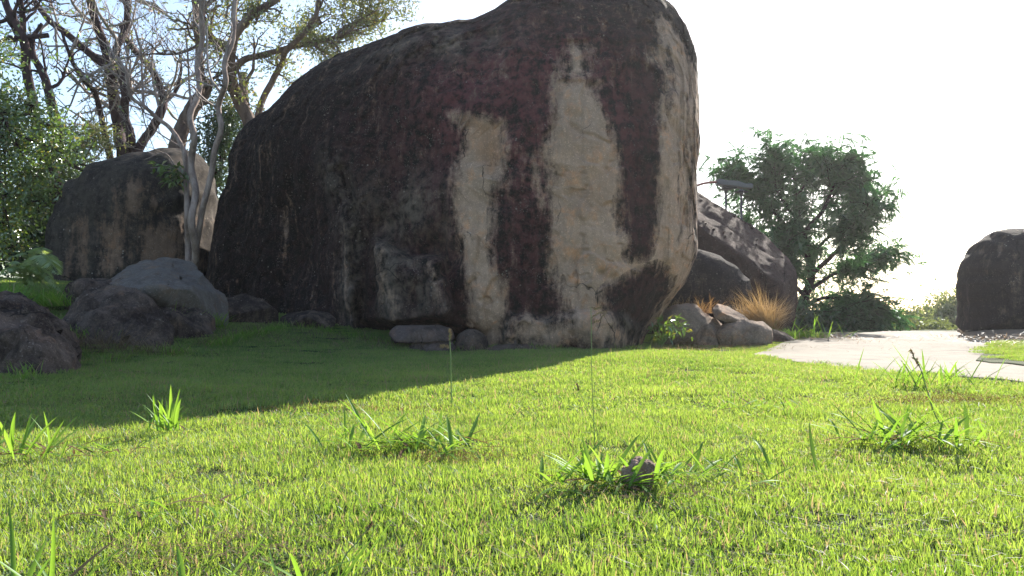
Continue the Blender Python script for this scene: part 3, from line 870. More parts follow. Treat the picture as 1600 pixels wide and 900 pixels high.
hull_rock('rock', 'tilted broken slab with a reddish end lying on the low rocks', [(1112, 483, 11.7), (1120, 474, 11.8), (1134, 477, 11.9), (1160, 490, 11.9), (1176, 504, 11.8), (1150, 499, 11.5), (1128, 487, 11.45), (1118, 498, 11.5), (1150, 508, 11.6), (1116, 496, 11.9)], M['rock_tan'], 18, .025, .010, .015)
hull_rock('rock', 'small wedge of stone at the right end of the low rocks by the path', [(1200, 520, 11.9), (1206, 513, 12), (1226, 518, 12), (1246, 532, 11.9), (1244, 548, 11.7), (1200, 548, 11.7), (1225, 524, 11.7), (1205, 545, 12.3), (1240, 545, 12.3)], M['rock_grey'], 20, .03, .012, .02)
hull_rock('rock', 'jagged tan stone between the low straw covered rock and the tilted slab', [(1090, 505, 11.7), (1100, 494, 11.8), (1118, 497, 11.9), (1130, 510, 11.8), (1128, 545, 11.5), (1088, 545, 11.5), (1108, 510, 11.5), (1095, 540, 12.1), (1126, 540, 12.1)], M['rock_tan'], 36, .025, .02, .02)
hull_rock('boulder', 'long reddish brown boulder sloping down to the right behind the giant one', [(1060, 285, 15.6), (1095, 305, 15.6), (1170, 350, 15.4), (1205, 371, 15.3), (1236, 400, 15.1), (1247, 430, 14.8), (1242, 480, 14.6), (1228, 540, 14.8),
           (1080, 338, 14.3), (1130, 380, 14.0), (1190, 422, 13.9), (1217, 450, 14.0), (1205, 540, 14.3), (1080, 550, 14.3), (1000, 550, 14.4), (1000, 330, 14.8), (1000, 290, 17), (1100, 310, 17), (1240, 540, 16.8), (1000, 550, 17)],
          M['rock_brown'], 41, .05, .035, .10, 1.6, 'boulder')
hull_rock('rock', 'mossy broken rock bridging the low grey rock and the pale slab in the shade', [(225, 500, 8.8), (240, 478, 9.0), (270, 470, 9.2), (305, 478, 9.3), (330, 500, 9.3), (338, 550, 9.1), (225, 560, 8.6), (270, 495, 8.7), (310, 510, 8.8), (230, 550, 9.6), (335, 545, 9.8)],
          M['rock_grey'], 42, .035, .06, .03)
# rough stone in the middle of the weed clump
rock('rock', 'small crumbly brown stone sitting in the weed clump on the lawn', [(972, 750), (974, 730), (986, 718), (1000, 714), (1014, 720), (1022, 733), (1024, 750), (1010, 772), (980, 772)], 2.36, 0.04, 0.05, M['rock_crumbly'],
     nt=160, nf=70, ef=0.7, rough=0.008, seed=35, noise_scale=28, octs=4)

# sand mound under the right boulder
mb_ = [gpt(1496, 521, 15.6), gpt(1520, 530, 13.4), gpt(1556, 538, 12.2), gpt(1600, 543, 11.6), gpt(1800, 545, 11.6)]
mf_ = [gpt(1500, 516, 16.5), gpt(1560, 513, 17), gpt(1650, 510, 17), gpt(1800, 505, 17), gpt(1900, 505, 17)]
strip_sheet('sandy_mound', mb_, mf_, 0.055, M['sand'], 80, 40, 0.3, 0.05, mound=0.16)
# grassy island in the path
ib = [gpt(1520, 561, 8.5), gpt(1560, 570, 7.9), gpt(1600, 578, 7.4), gpt(1750, 590, 7.0), (13, 5.6)]
ifr = [gpt(1535, 556, 9.2), gpt(1552, 543, 11.2), gpt(1600, 541, 11.8), gpt(1700, 541, 12.2), (13, 11.8)]
strip_sheet('verge', ib, ifr, 0.022, M['soil'], 80, 40, 0.2, 0.05, mound=0.03)
verge_poly = ib + ifr[::-1]
path_poly = path_near + path_far[::-1]

# ------------------------------------------------------------------ lawn (stuff, instanced tufts)
def gn_scatter(name, label, variants, pts, rots, scales, dry, seed=1):
    c = bpy.data.collections.new(name + '_sources')
    for v in variants:
        c.objects.link(v)
        if v.name in COL.objects: COL.objects.unlink(v)
    me = bpy.data.meshes.new(name)
    me.vertices.add(len(pts))
    me.vertices.foreach_set('co', np.asarray(pts, dtype=np.float32).ravel())
    a = me.attributes.new('rotz', 'FLOAT_VECTOR', 'POINT'); a.data.foreach_set('vector', np.asarray(rots, dtype=np.float32).ravel())
    a = me.attributes.new('scl', 'FLOAT_VECTOR', 'POINT'); a.data.foreach_set('vector', np.asarray(scales, dtype=np.float32).ravel())
    a = me.attributes.new('pick', 'INT', 'POINT'); a.data.foreach_set('value', np.random.default_rng(seed).integers(0, len(variants), len(pts)).astype(np.int32))
    o = bpy.data.objects.new(name, me)
    COL.objects.link(o)
    ng = bpy.data.node_groups.new(name, 'GeometryNodeTree')
    ng.interface.new_socket('Geometry', in_out='INPUT', socket_type='NodeSocketGeometry')
    ng.interface.new_socket('Geometry', in_out='OUTPUT', socket_type='NodeSocketGeometry')
    gi, go = ng.nodes.new('NodeGroupInput'), ng.nodes.new('NodeGroupOutput')
    m2p = ng.nodes.new('GeometryNodeMeshToPoints')
    ci = ng.nodes.new('GeometryNodeCollectionInfo'); ci.inputs['Collection'].default_value = c
    ci.inputs['Separate Children'].default_value = True; ci.inputs['Reset Children'].default_value = True
    iop = ng.nodes.new('GeometryNodeInstanceOnPoints'); iop.inputs['Pick Instance'].default_value = True
    def named(n_, t):
        x = ng.nodes.new('GeometryNodeInputNamedAttribute'); x.data_type = t; x.inputs['Name'].default_value = n_
        return x.outputs[0]
    L = ng.links.new
    L(gi.outputs[0], m2p.inputs['Mesh']); L(m2p.outputs[0], iop.inputs['Points']); L(ci.outputs[0], iop.inputs['Instance'])
    L(named('pick', 'INT'), iop.inputs['Instance Index'])
    L(named('rotz', 'FLOAT_VECTOR'), iop.inputs['Rotation']); L(named('scl', 'FLOAT_VECTOR'), iop.inputs['Scale'])
    L(iop.outputs[0], go.inputs[0])
    md = o.modifiers.new('scatter', 'NODES'); md.node_group = ng
    return tag(o, label, kind='stuff')

def lawn_tuft(k, n, r, h0, h1, w):
    mb = MB()
    rr = r * np.sqrt(rng.random(n)) ; aa = rng.uniform(0, 2 * math.pi, n)
    P_ = np.stack([rr * np.cos(aa), rr * np.sin(aa), np.full(n, -0.006)], 1)
    lean = rng.normal(size=(n, 3)) * [0.30, 0.30, 0.0] + [0, 0, 1]
    blades(mb, P_, lean, rng.uniform(h0, h1, n) * (1 - 0.25 * (rr / r)), rng.uniform(w * .7, w * 1.3, n), rng.uniform(0.02, 0.45, n))
    m = n // 14      # thatch lying flat
    rr = r * np.sqrt(rng.random(m)) ; aa = rng.uniform(0, 2 * math.pi, m)
    P_ = np.stack([rr * np.cos(aa), rr * np.sin(aa), rng.uniform(0.004, 0.022, m)], 1)
    d = rng.normal(size=(m, 3)) * [1, 1, .18]
    blades(mb, P_, d, rng.uniform(.02, .06, m), w * .7, 0.1, rnd=1.0)
    return mb.build('lawn_tuft', M['grass'])
near_v = [lawn_tuft(k, 320, 0.12, 0.020, 0.050, 0.0034) for k in range(9)]
far_v = [lawn_tuft(k, 220, 0.16, 0.022, 0.046, 0.0052) for k in range(7)]

def lawn_pts(y0, y1, dens, seed, margin=2.4):
    r_ = np.random.default_rng(seed)
    x0, x1 = -0.66 * y1 - margin, 0.66 * y1 + margin
    n_ = int((x1 - x0) * (y1 - y0) * dens)
    st = dens ** -.5
    gx_, gy_ = np.meshgrid(np.arange(x0, x1, st), np.arange(y0, y1, st))
    x = gx_.ravel() + r_.uniform(-.6, .6, gx_.size) * st; y = gy_.ravel() + r_.uniform(-.6, .6, gx_.size) * st
    k = np.abs(x) < 0.66 * y + margin
    k &= poly_sd(x, y, path_poly) < 0.03 + 0.10 * fbm(np.stack([x, y, 0 * x], -1), 3.5, 3, 75)
    x, y = x[k], y[k]
    # thin, uneven cover
    P0 = np.stack([x, y, 0 * x], -1)
    thin = fbm(P0, 0.9, 4, 71)
    # dry, bare ground around the low rocks and under the great boulder
    dryz = smooth(-.6, .6, poly_sd(x, y, [gpt(1000, 550, 11.0), gpt(1110, 552, 9.9), gpt(1165, 560, 9.1), gpt(1300, 524, 14.5), gpt(1240, 520, 14.5), gpt(1000, 530, 13)]))
    dryz += 0.7 * np.exp(-(((x - at(1490, 640, 4.1)[0]) / .38) ** 2 + ((y - 4.35) / .28) ** 2))
    dryz += 0.45 * np.exp(-(((x - at(560, 650, 4.4)[0]) / .35) ** 2 + ((y - 4.5) / .3) ** 2))
    keep = r_.random(len(x)) > 0.28 * dryz
    x, y, thin, dryz = x[keep], y[keep], thin[keep], dryz[keep]
    z = gh(x, y)
    s = 1.0 + 0.12 * thin + r_.uniform(-.15, .15, len(x))
    s = np.where(dryz > .3, s * .8, s)
    hs = s * (0.95 + 0.22 * fbm(np.stack([x, y, 0 * x], -1), 2.0, 2, 72) + 0.50 * fbm(np.stack([x, y, 0 * x], -1), 7.0, 2, 73))
    return np.stack([x, y, z], -1), np.stack([r_.normal(0, .05, len(x)), r_.normal(0, .05, len(x)), r_.uniform(0, 6.28, len(x))], -1), np.stack([s, s, np.clip(hs, .38, 1.7)], -1)
p1, r1, s1 = lawn_pts(0.35, 4.2, 95, 1)
gn_scatter('lawn_grass', 'short bright lawn grass in the foreground', near_v, p1, r1, s1, None, 1)
p2, r2, s2 = lawn_pts(4.0, 15.0, 75, 2, 2.0)
kk = (p2[:, 0] > -9) & (p2[:, 0] < 8)
gn_scatter('lawn_grass', 'short lawn grass running up to the boulders', far_v, p2[kk], r2[kk], s2[kk], None, 2)
# verge grass
r_ = np.random.default_rng(5)
x = r_.uniform(5, 12, 5000); y = r_.uniform(5, 13, 5000)
k = (poly_sd(x, y, verge_poly) > -0.02) & (fbm(np.stack([x, y, 0 * x], -1), 1.6, 3, 8) > -0.25)
x, y = x[k], y[k]
gn_scatter('verge_grass', 'patchy grass on the verge beyond the path', far_v[:4], np.stack([x, y, gh(x, y) + .045], -1), np.stack([0 * x, 0 * x, r_.uniform(0, 6.28, len(x))], -1),
           np.stack([r_.uniform(.6, 1.1, len(x))] * 3, -1), None, 3)

# ------------------------------------------------------------------ weeds on the lawn: every clump a thing, every leaf a part
def leaf_part(parent, base, az, lean, L, w, droop, mat, name='leaf'):
    """one broad grass leaf with a folded midrib"""
    n_ = 8
    t_ = np.linspace(0, 1, n_)
    hor = np.array([math.cos(az), math.sin(az), 0]); up = np.array([0, 0, 1.0])
    sd_ = np.array([-math.sin(az), math.cos(az), 0])
    d = hor * math.cos(lean) + up * math.sin(lean)
    c = np.asarray(base)[None] + d[None] * (L * t_)[:, None] - up[None] * (L * droop * t_ ** 2.2)[:, None] + sd_[None] * (L * rng.uniform(-.1, .1) * t_ ** 2)[:, None]
    wv = w * np.array([.45, .8, 1, 1, .92, .75, .45, .03]) / 2
    nn = unit(np.cross(np.gradient(c, axis=0), sd_))
    Lf = c - sd_ * wv[:, None] + nn * (wv * .35)[:, None]
    Rt = c + sd_ * wv[:, None] + nn * (wv * .35)[:, None]
    V = np.stack([Lf, c, Rt], 1).reshape(-1, 3)
    Q = []
    for i in range(n_ - 1):
        for k in (0, 1): Q.append([i * 3 + k, i * 3 + k + 1, i * 3 + 4 + k, i * 3 + 3 + k])
    me = raw_mesh(name, V, Q, None, {'rnd': np.full(len(V), rng.uniform(0, .9))})
    return link(name, me, mat, parent)

def reseed(k):
    global rng
    rng = np.random.default_rng(k)

def weed(label, px, v, Y, n_, L, w, spread, seed, dead=0.12, lean=(0.2, 1.1), width=0.1, azr=(0, 6.28), group='weed clumps growing in the lawn', name='weed_clump'):
    reseed(100 + seed)
    q = at(px, v, Y)
    z = float(gh(np.array([q[0]]), np.array([q[1]]))[0])
    e = empty(name, (q[0], q[1], z), label, 'grass clump', group)
    for k in range(n_):
        a = rng.uniform(*azr)
        b = np.array([q[0] + rng.normal(0, width * spread), q[1] + rng.normal(0, width), 0])
        b[2] = float(gh(b[None, 0], b[None, 1])[0]) + .03
        ln = rng.uniform(*lean)
        dd = rng.random() < dead
        leaf_part(e, b, a, ln * (0.4 if dd else 1), L * rng.uniform(.45, 1.35), w * rng.uniform(.55, 1.15), rng.uniform(.02, .42) * (1.2 - ln * .6), M['dry_leaf'] if dd else M['weed'], 'dry_leaf' if dd else 'leaf')
    return e
def YG(v, z=0.03): return (CAM[2] - z) * F / (v - 505.0)
weed('wide sprawling weed clump with some withered leaves, left of the stone clump', 640, 705, YG(700), 120, 0.185, 0.0145, 1.7, 1, .16, (.15, 1.0), .085)
weed('spiky dark green weed clump around the small stone', 950, 765, YG(760), 100, 0.165, 0.0135, 1.6, 2, .10, (.15, 1.0), .055)
weed('loose weed clump right of the stone clump', 1120, 755, YG(752), 42, 0.158, 0.0121, 2.4, 3, .12, (.08, .85), .06)
weed('large weed clump with long leaves on the right of the lawn', 1420, 715, YG(708), 88, 0.185, 0.0149, 1.5, 4, .14, (.15, 1.05), .085)
weed('tall green weed clump beside the concrete path', 1455, 600, YG(606, .08), 57, 0.253, 0.0140, 1.7, 5, .06, (.5, 1.3), .10)
weed('upright little weed tuft on the edge of the shadow', 258, 685, YG(684, .0), 30, 0.171, 0.0135, 1.0, 6, .12, (.6, 1.4), .03)
weed('weed tuft with withered leaves at the left edge of the lawn', 30, 730, YG(722, .0), 30, 0.185, 0.0135, 1.6, 7, .4, (.4, 1.3), .05)
weed('sparse weed with bleached leaves, right of the left edge tuft', 150, 715, YG(725, .0), 22, 0.158, 0.0121, 1.8, 8, .5, (.3, 1.2), .06)
weed('small weed on the right of the lawn above the lower edge', 1190, 640, YG(650), 22, 0.145, 0.0108, 2.0, 9, .2, (.08, .85), .06)
weed('yellowish grass tuft at the end of the low rocks by the path', 1265, 532, 12.2, 33, 0.352, 0.0200, 2.0, 10, .1, (.5, 1.3), .15)
weed('young weed with long leaves close to the camera at bottom left', 90, 905, 1.42, 11, 0.165, 0.0105, 2.0, 11, .15, (.8, 1.4), .03)
weed('weed close to the camera with a bleached leaf, left of centre', 340, 905, 1.42, 13, 0.140, 0.0119, 3.0, 12, .35, (.6, 1.3), .03)
weed('blades of a weed at the bottom edge near the middle', 510, 900, 1.42, 8, 0.148, 0.0089, 2.0, 13, .2, (.6, 1.2), .02)
weed('flattened weed rosette at the lower left of the lawn', 240, 822, YG(812, .0), 22, 0.118, 0.0108, 2.0, 14, .35, (.1, .6), .05)

def tip_line(name, label, pts, Y, rad, mat, head=None):
    P_ = np.array([at(px, v, Y) for px, v in pts])
    P_[0, 2] = float(gh(P_[0:1, 0], P_[0:1, 1])[0])
    e = empty(name, P_[0], label, 'grass stalk', 'thin grass stalks standing above the lawn')
    mb = MB(); tube(mb, spline(P_, 6), [rad, rad * .6], 5); mb.build('stalk', mat, e)
    for hd in head or []:
        mb = MB()
        H = np.array([at(px, v, Y) for px, v in hd])
        Hs = spline(H, 8)
        tube(mb, Hs, [rad * .7, rad * .4], 4)
        nL = 26
        tt = np.linspace(0.1, 1, nL)
        Pp = np.stack([np.interp(tt, np.linspace(0, 1, len(Hs)), Hs[:, c]) for c in range(3)], 1)
        dd = unit(H[-1] - H[0]) + rng.normal(size=(nL, 3)) * .5
        leaves(mb, Pp, dd, rad * 5, rad * 3)
        mb.build('seed_head', M['straw_grey'], e)
    return e
tip_line('grass_stalk', 'tall thin grass stalk with two drooping seed heads before the giant boulder', [(930, 700), (926, 620), (924, 560), (924, 505), (923, 480)], 3.1, .0018, M['stem'],
         [[(924, 497), (931, 492), (944, 487)], [(924, 506), (936, 500), (946, 489)], [(923, 480), (930, 482), (938, 480)]])
tip_line('grass_stalk', 'short grass stalk with a pale pointed tip in front of the shaded lawn', [(706, 648), (705, 600), (704, 560), (703, 535), (703, 520)], 4.6, .0035, M['stem'],
         [[(703, 534), (703, 525), (703, 517)], [(704, 544), (695, 540), (690, 542)]])
tip_line('grass_stalk', 'thin leaning grass stalk left of the stone clump', [(936, 716), (932, 670), (918, 640), (905, 612)], 3.0, .0016, M['stem'], [[(905, 612), (903, 606), (902, 600)]])
tip_line('grass_stalk', 'leaning dark grass stalk at the bottom edge near the middle', [(525, 895), (540, 868), (560, 845), (576, 824)], 1.65, .0016, M['stem'], [[(572, 830), (576, 824), (580, 818)]])
tip_line('grass_stalk', 'long leaning stalk rising from the large weed clump at right', [(1480, 690), (1462, 650), (1450, 615), (1438, 575), (1426, 555)], 3.4, .003, M['stem'], [[(1438, 575), (1430, 562), (1424, 548)]])

# dead leaves and straw lying on the lawn
mbd = MB()
nD = 1500
yy = 0.9 + 9 * rng.random(nD) ** 1.5; xx = rng.uniform(-.66, .66, nD) * yy * 1.15
k = poly_sd(xx, yy, path_poly) < -0.03
xx, yy = xx[k], yy[k]; nD = len(xx)
az_ = rng.uniform(0, 6.28, nD)
blades(mbd, np.stack([xx, yy, gh(xx, yy) + rng.uniform(.02, .035, nD)], 1), np.stack([np.cos(az_), np.sin(az_), rng.normal(0.05, .14, nD)], 1), rng.uniform(.02, .085, nD), rng.uniform(.002, .0055, nD), rng.uniform(0, .3, nD), az=az_ + 1.2)
tag(mbd.build('dead_blades', M['dry_leaf']), 'withered pinkish grass blades strewn over the lawn', kind='stuff')

def straw_patch(label, px, v, Y, rx, ry, n_, L, mat, h=(0.0, .05), lift=0.0, up=0.25, name='straw_litter', w=.006):
    q = at(px, v, Y)
    x = q[0] + rng.normal(0, rx, n_); y = Y + rng.normal(0, ry, n_)
    az_ = rng.uniform(0, 6.28, n_)
    mb = MB()
    blades(mb, np.stack([x, y, gh(x, y) + lift + rng.uniform(*h, n_)], 1), np.stack([np.cos(az_), np.sin(az_), np.abs(rng.normal(up, .3, n_))], 1), rng.uniform(.4, 1.2, n_) * L, w, rng.uniform(0.1, .6, n_), az=az_)
    return tag(mb.build(name, mat), label, kind='stuff')
straw_patch('brown straw litter at the foot of the low rocks near the path', 1100, 552, 10.6, .7, .35, 900, .14, M['straw_grey'], name='straw_litter')
straw_patch('brown straw litter at the path corner', 1290, 540, 12.4, .35, .5, 600, .14, M['straw'])
straw_patch('reddish dead grass patch behind the large weed clump', 1490, 640, 4.35, .24, .13, 1300, .06, M['thatch'], (.02, .055), w=.003)
straw_patch('dead grass in front of the rounded grey rock in the shade', 170, 530, 7.6, .35, .16, 500, .26, M['straw_grey'], up=.8, name='dead_grass')
straw_patch('dead grass between the shaded left rocks and the slab', 300, 520, 9.3, .9, .25, 500, .2, M['straw_grey'], up=.6, name='dead_grass')
straw_patch('dry stalks along the foot of the giant boulder', 620, 545, 9.9, .9, .12, 260, .2, M['straw_grey'], up=.8, name='dead_grass')
straw_patch('brown withered grass in the shaded lawn at the left', 190, 640, 4.75, .55, .28, 900, .05, M['straw_grey'], (.015, .05), w=.003)
straw_patch('brown withered grass along the shadow edge near the middle', 545, 652, 4.35, .30, .12, 500, .05, M['thatch'], (.02, .05), w=.003)
straw_patch('withered bits in the lawn at the lower left', 330, 850, 1.75, .16, .07, 260, .045, M['dry_leaf'], (.02, .045), w=.003)
straw_patch('withered bits in the lawn around the stone clump', 1010, 790, 2.2, .16, .06, 160, .045, M['dry_leaf'], (.02, .045), w=.003)
straw_patch('brown twig litter in the lawn left of centre', 720, 720, 2.85, .14, .05, 160, .06, M['thatch'], (.02, .045), w=.003)
straw_patch('straw and litter on the verge and sandy mound', 1590, 555, 10.4, .7, .7, 900, .13, M['straw'], lift=.1)

for label_, a_, b_, mat_, n_, L_, up_ in (('tall uncut grass along the foot of the giant boulder', (440, 505, 10.5), (1010, 551, 9.75), M['weed'], 2600, .13, 1.2),
                            ('dark dead grass along the foot of the giant boulder', (560, 522, 10.3), (1010, 549, 9.8), M['straw_grey'], 1500, .12, .9),
                            ('grass along the foot of the shaded rocks', (40, 590, 5.75), (440, 508, 10.2), M['weed'], 2400, .15, 1.2),
                            ('dead grass along the foot of the shaded rocks', (60, 585, 5.9), (430, 508, 10.3), M['straw_grey'], 900, .17, .9),
                            ('straggling grass creeping over the near edge of the path', (1165, 563, 9.0), (1600, 602, 5.7), M['weed'], 900, .07, .6)):
    A_, B_ = at(*a_), at(*b_)
    tt_ = rng.random(n_)
    x_ = A_[0] + (B_[0] - A_[0]) * tt_ + rng.normal(0, .05, n_); y_ = A_[1] + (B_[1] - A_[1]) * tt_ + rng.normal(0, .09, n_)
    kk_ = fbm(np.stack([x_, y_, 0 * x_], -1), 2.2, 3, 55) > -.15
    x_, y_ = x_[kk_], y_[kk_]; m_ = len(x_)
    az_ = rng.uniform(0, 6.28, m_)
    mb = MB(); blades(mb, np.stack([x_, y_, gh(x_, y_)], 1), np.stack([np.cos(az_) * .5, np.sin(az_) * .5, np.full(m_, up_)], 1), L_ * rng.uniform(.3, 1.2, m_), .006, rng.uniform(.1, .7, m_), az=az_)
    tag(mb.build('edge_grass', mat_), label_, kind='stuff')

# ------------------------------------------------------------------ dry grass tuft and small plants by the rocks
def grass_tuft(name, label, px, v, Y, n_, L, w, rad, mat, spread=.45, bend=(.1, .7), cat='grass tuft', z=None):
    q = at(px, v, Y)
    zz = float(gh(np.array([q[0]]), np.array([q[1]]))[0]) if z is None else z
    mb = MB()
    P_ = np.stack([q[0] + rng.normal(0, rad, n_), q[1] + rng.normal(0, rad * .7, n_), np.full(n_, zz)], 1)
    nc_ = 9
    cc_ = rng.normal(0, rad * .9, (nc_, 2)); cl_ = rng.normal(0, spread * .9, (nc_, 2)); ch_ = rng.uniform(.6, 1.12, nc_)
    ci_ = rng.integers(0, nc_, n_)
    P_[:, :2] = np.array([q[0], q[1]]) + cc_[ci_] + rng.normal(0, rad * .3, (n_, 2))
    D_ = np.stack([cl_[ci_, 0] + rng.normal(0, spread * .7, n_) + (P_[:, 0] - q[0]) / rad * .12, cl_[ci_, 1] + rng.normal(0, spread * .7, n_), np.ones(n_)], 1)
    az_ = np.arctan2(D_[:, 1], D_[:, 0]) + rng.normal(0, .5, n_)
    blades(mb, P_, D_, rng.uniform(.35, 1.1, n_) ** .8 * L * ch_[ci_], rng.uniform(.6, 1.3, n_) * w, rng.uniform(*bend, n_), seg=5, az=az_)
    e = empty(name, (q[0], q[1], zz), label, cat)
    mb.build('blades', mat, e, kind='stuff')
    return e
grass_tuft('dry_grass_tuft', 'tall golden dry grass tuft before the reddish brown boulder', 1188, 522, 12.6, 2300, .92, .007, .19, M['gold'], .19, (.05, .75))
grass_tuft('dry_grass_tuft', 'thin dry orange grass sprouting on top of the low tan rock', 1078, 486, 12.4, 260, .32, .007, .25, M['straw'], .4, (.1, .6), z=float(at(1078, 490, 12.4)[2]))
grass_tuft('grass_tuft', 'long pale grass hanging over the front of the low tan rock', 1105, 520, 11.5, 300, .34, .007, .22, M['straw_grey'], .7, (.4, .9))
grass_tuft('grass_tuft', 'fresh yellow green tuft at the corner of the path', 1245, 532, 12.4, 500, .22, .01, .18, M['weed'], .4, (.1, .5))
grass_tuft('grass_tuft', 'dark green grass growing between the shaded rocks at the left', 262, 500, 9.2, 500, .34, .009, .2, M['weed'], .45, (.2, .7))

def leafy_plant(name, label, px, v, Y, spots, leafL, leafW, mat, stem_mat, nl=40, z=None, cat='plant', rise=.25):
    q = at(px, v, Y)
    zz = float(gh(np.array([q[0]]), np.array([q[1]]))[0]) if z is None else z
    e = empty(name, (q[0], q[1], zz), label, cat)
    ms = MB(); ml = MB()
    base = np.array([q[0], q[1], zz])
    for (ax, av) in spots:
        tip = at(ax, av, Y - rng.uniform(-.1, .25))
        mid = (base + tip) / 2 + [0, 0, rise * np.linalg.norm(tip - base)]
        S_ = spline([base, mid, tip], 8)
        tube(ms, S_, [.007, .003], 4)
        tt = rng.uniform(.3, 1, nl)
        Pp = np.stack([np.interp(tt, np.linspace(0, 1, len(S_)), S_[:, c]) for c in range(3)], 1) + rng.normal(0, leafL * .2, (nl, 3))
        dd = unit(tip - mid) * .6 + rng.normal(size=(nl, 3)) * .7 + [0, 0, -.1]
        leaves(ml, Pp, dd, rng.uniform(.6, 1.1, nl) * leafL, leafW, up=(0, 0, 1))
    ms.build('stem', stem_mat, e)
    ml.build('foliage', mat, e, kind='stuff')
    return e
leafy_plant('leafy_weed', 'bright leafy weed under the overhang of the giant boulder', 1030, 540, 11.0, [(1015, 512), (1030, 500), (1048, 505), (1062, 498), (1072, 508), (1055, 522), (1022, 525), (1080, 518)], .12, .035, M['leaf_bright'], M['stem'], 16)
leafy_plant('leafy_sprig', 'green leafy sprig hanging in front of the streaked boulder', 292, 275, 12.4, [(235, 262), (250, 270), (262, 278), (272, 262), (280, 285), (258, 288), (242, 256)], .13, .05, M['leaf_bright'], M['twig'], 14, z=float(at(292, 275, 12.4)[2]), rise=.1)

# ferns
def fern(label, px, v, Y, fronds, seed):
    q = at(px, v, Y)
    e = empty('fern', (q[0], q[1], q[2]), label, 'fern')
    for (ax, av) in fronds:
        tip = at(ax, av, Y - rng.uniform(0, .5))
        L_ = np.linalg.norm(tip - q)
        mid = (q + tip) / 2 + [0, 0, .35 * L_]
        S_ = spline([q, mid, tip], 12)
        mb = MB(); tube(mb, S_, [.006, .002], 4)
        n_ = 46
        tt = np.linspace(.12, 1, n_)
        Pp = np.stack([np.interp(tt, np.linspace(0, 1, len(S_)), S_[:, c]) for c in range(3)], 1)
        tan = unit(np.gradient(Pp, axis=0))
        sd_ = unit(np.cross(tan, [0, 0, 1]))
        ln = L_ * .28 * np.sin(math.pi * (tt * .85 + .13)) ** .8
        for s_ in (-1, 1):
            dd = sd_ * s_ + tan * .45 + np.array([0, 0, -.35])
            leaves(mb, Pp, dd, ln, L_ * .024, fold=.05, up=(0, 0, 1))
        mb.build('frond', M['fern'], e)
fern('arching sunlit fern above the left edge rock', 40, 445, 9.9, [(0, 430), (12, 412), (30, 418), (62, 428), (84, 440), (92, 428), (78, 452), (50, 446), (20, 445), (95, 455)], 1)
fern('shaded fern behind the sunlit one under the left foliage', 60, 425, 12.0, [(20, 400), (42, 392), (66, 396), (90, 405), (96, 420), (30, 420)], 2)
grass_tuft('grass_tuft', 'sunlit green grass below the ferns behind the left edge rock', 50, 478, 9.6, 1800, .30, .012, .45, M['weed'], .3, (.1, .5))
grass_tuft('grass_tuft', 'grass between the left edge rock and the rounded rock', 110, 520, 8.0, 500, .16, .008, .25, M['weed'], .4, (.1, .5))

# ------------------------------------------------------------------ trees
def limb(pts, Y, wander=.35):
    k = len(pts)
    off = np.cumsum(rng.normal(0, wander, k)) * .6
    off[0] = 0
    return np.array([at(px, v, Y + o_) for (px, v), o_ in zip(pts, off)])

def grow_twigs(mb, S_, r0, n_, L, depth, tips, up=.25, minr=.004, spread=1.0, frac=(.2, 1.0)):
    """side branches along a limb, recursively; end points are collected"""
    n0 = len(S_)
    T_ = unit(np.gradient(S_, axis=0))
    for k in range(n_):
        u = rng.uniform(*frac); i = min(int(u * (n0 - 1)), n0 - 1)
        d = unit(T_[i] * .7 + rng.normal(size=3) * spread * [1, .7, 1] + [0, 0, up])
        ln = L * rng.uniform(.5, 1.2)
        seg = 5
        pts = [S_[i]]
        for s_ in range(seg):
            d = unit(d + rng.normal(size=3) * .28 + [0, 0, up * .25])
            pts.append(pts[-1] + d * ln / seg)
        pts = np.array(pts)
        r = max(minr, r0 * rng.uniform(.35, .6))
        tube(mb, pts, [r, max(minr * .6, r * .35)], 3 if r < .02 else 5)
        if depth > 0:
            grow_twigs(mb, pts, r, max(3, int(n_ * .55)) if n_ > 5 else 3, ln * .58, depth - 1, tips, up, minr, spread, (.25, 1.0))
        else:
            tips.append(pts)

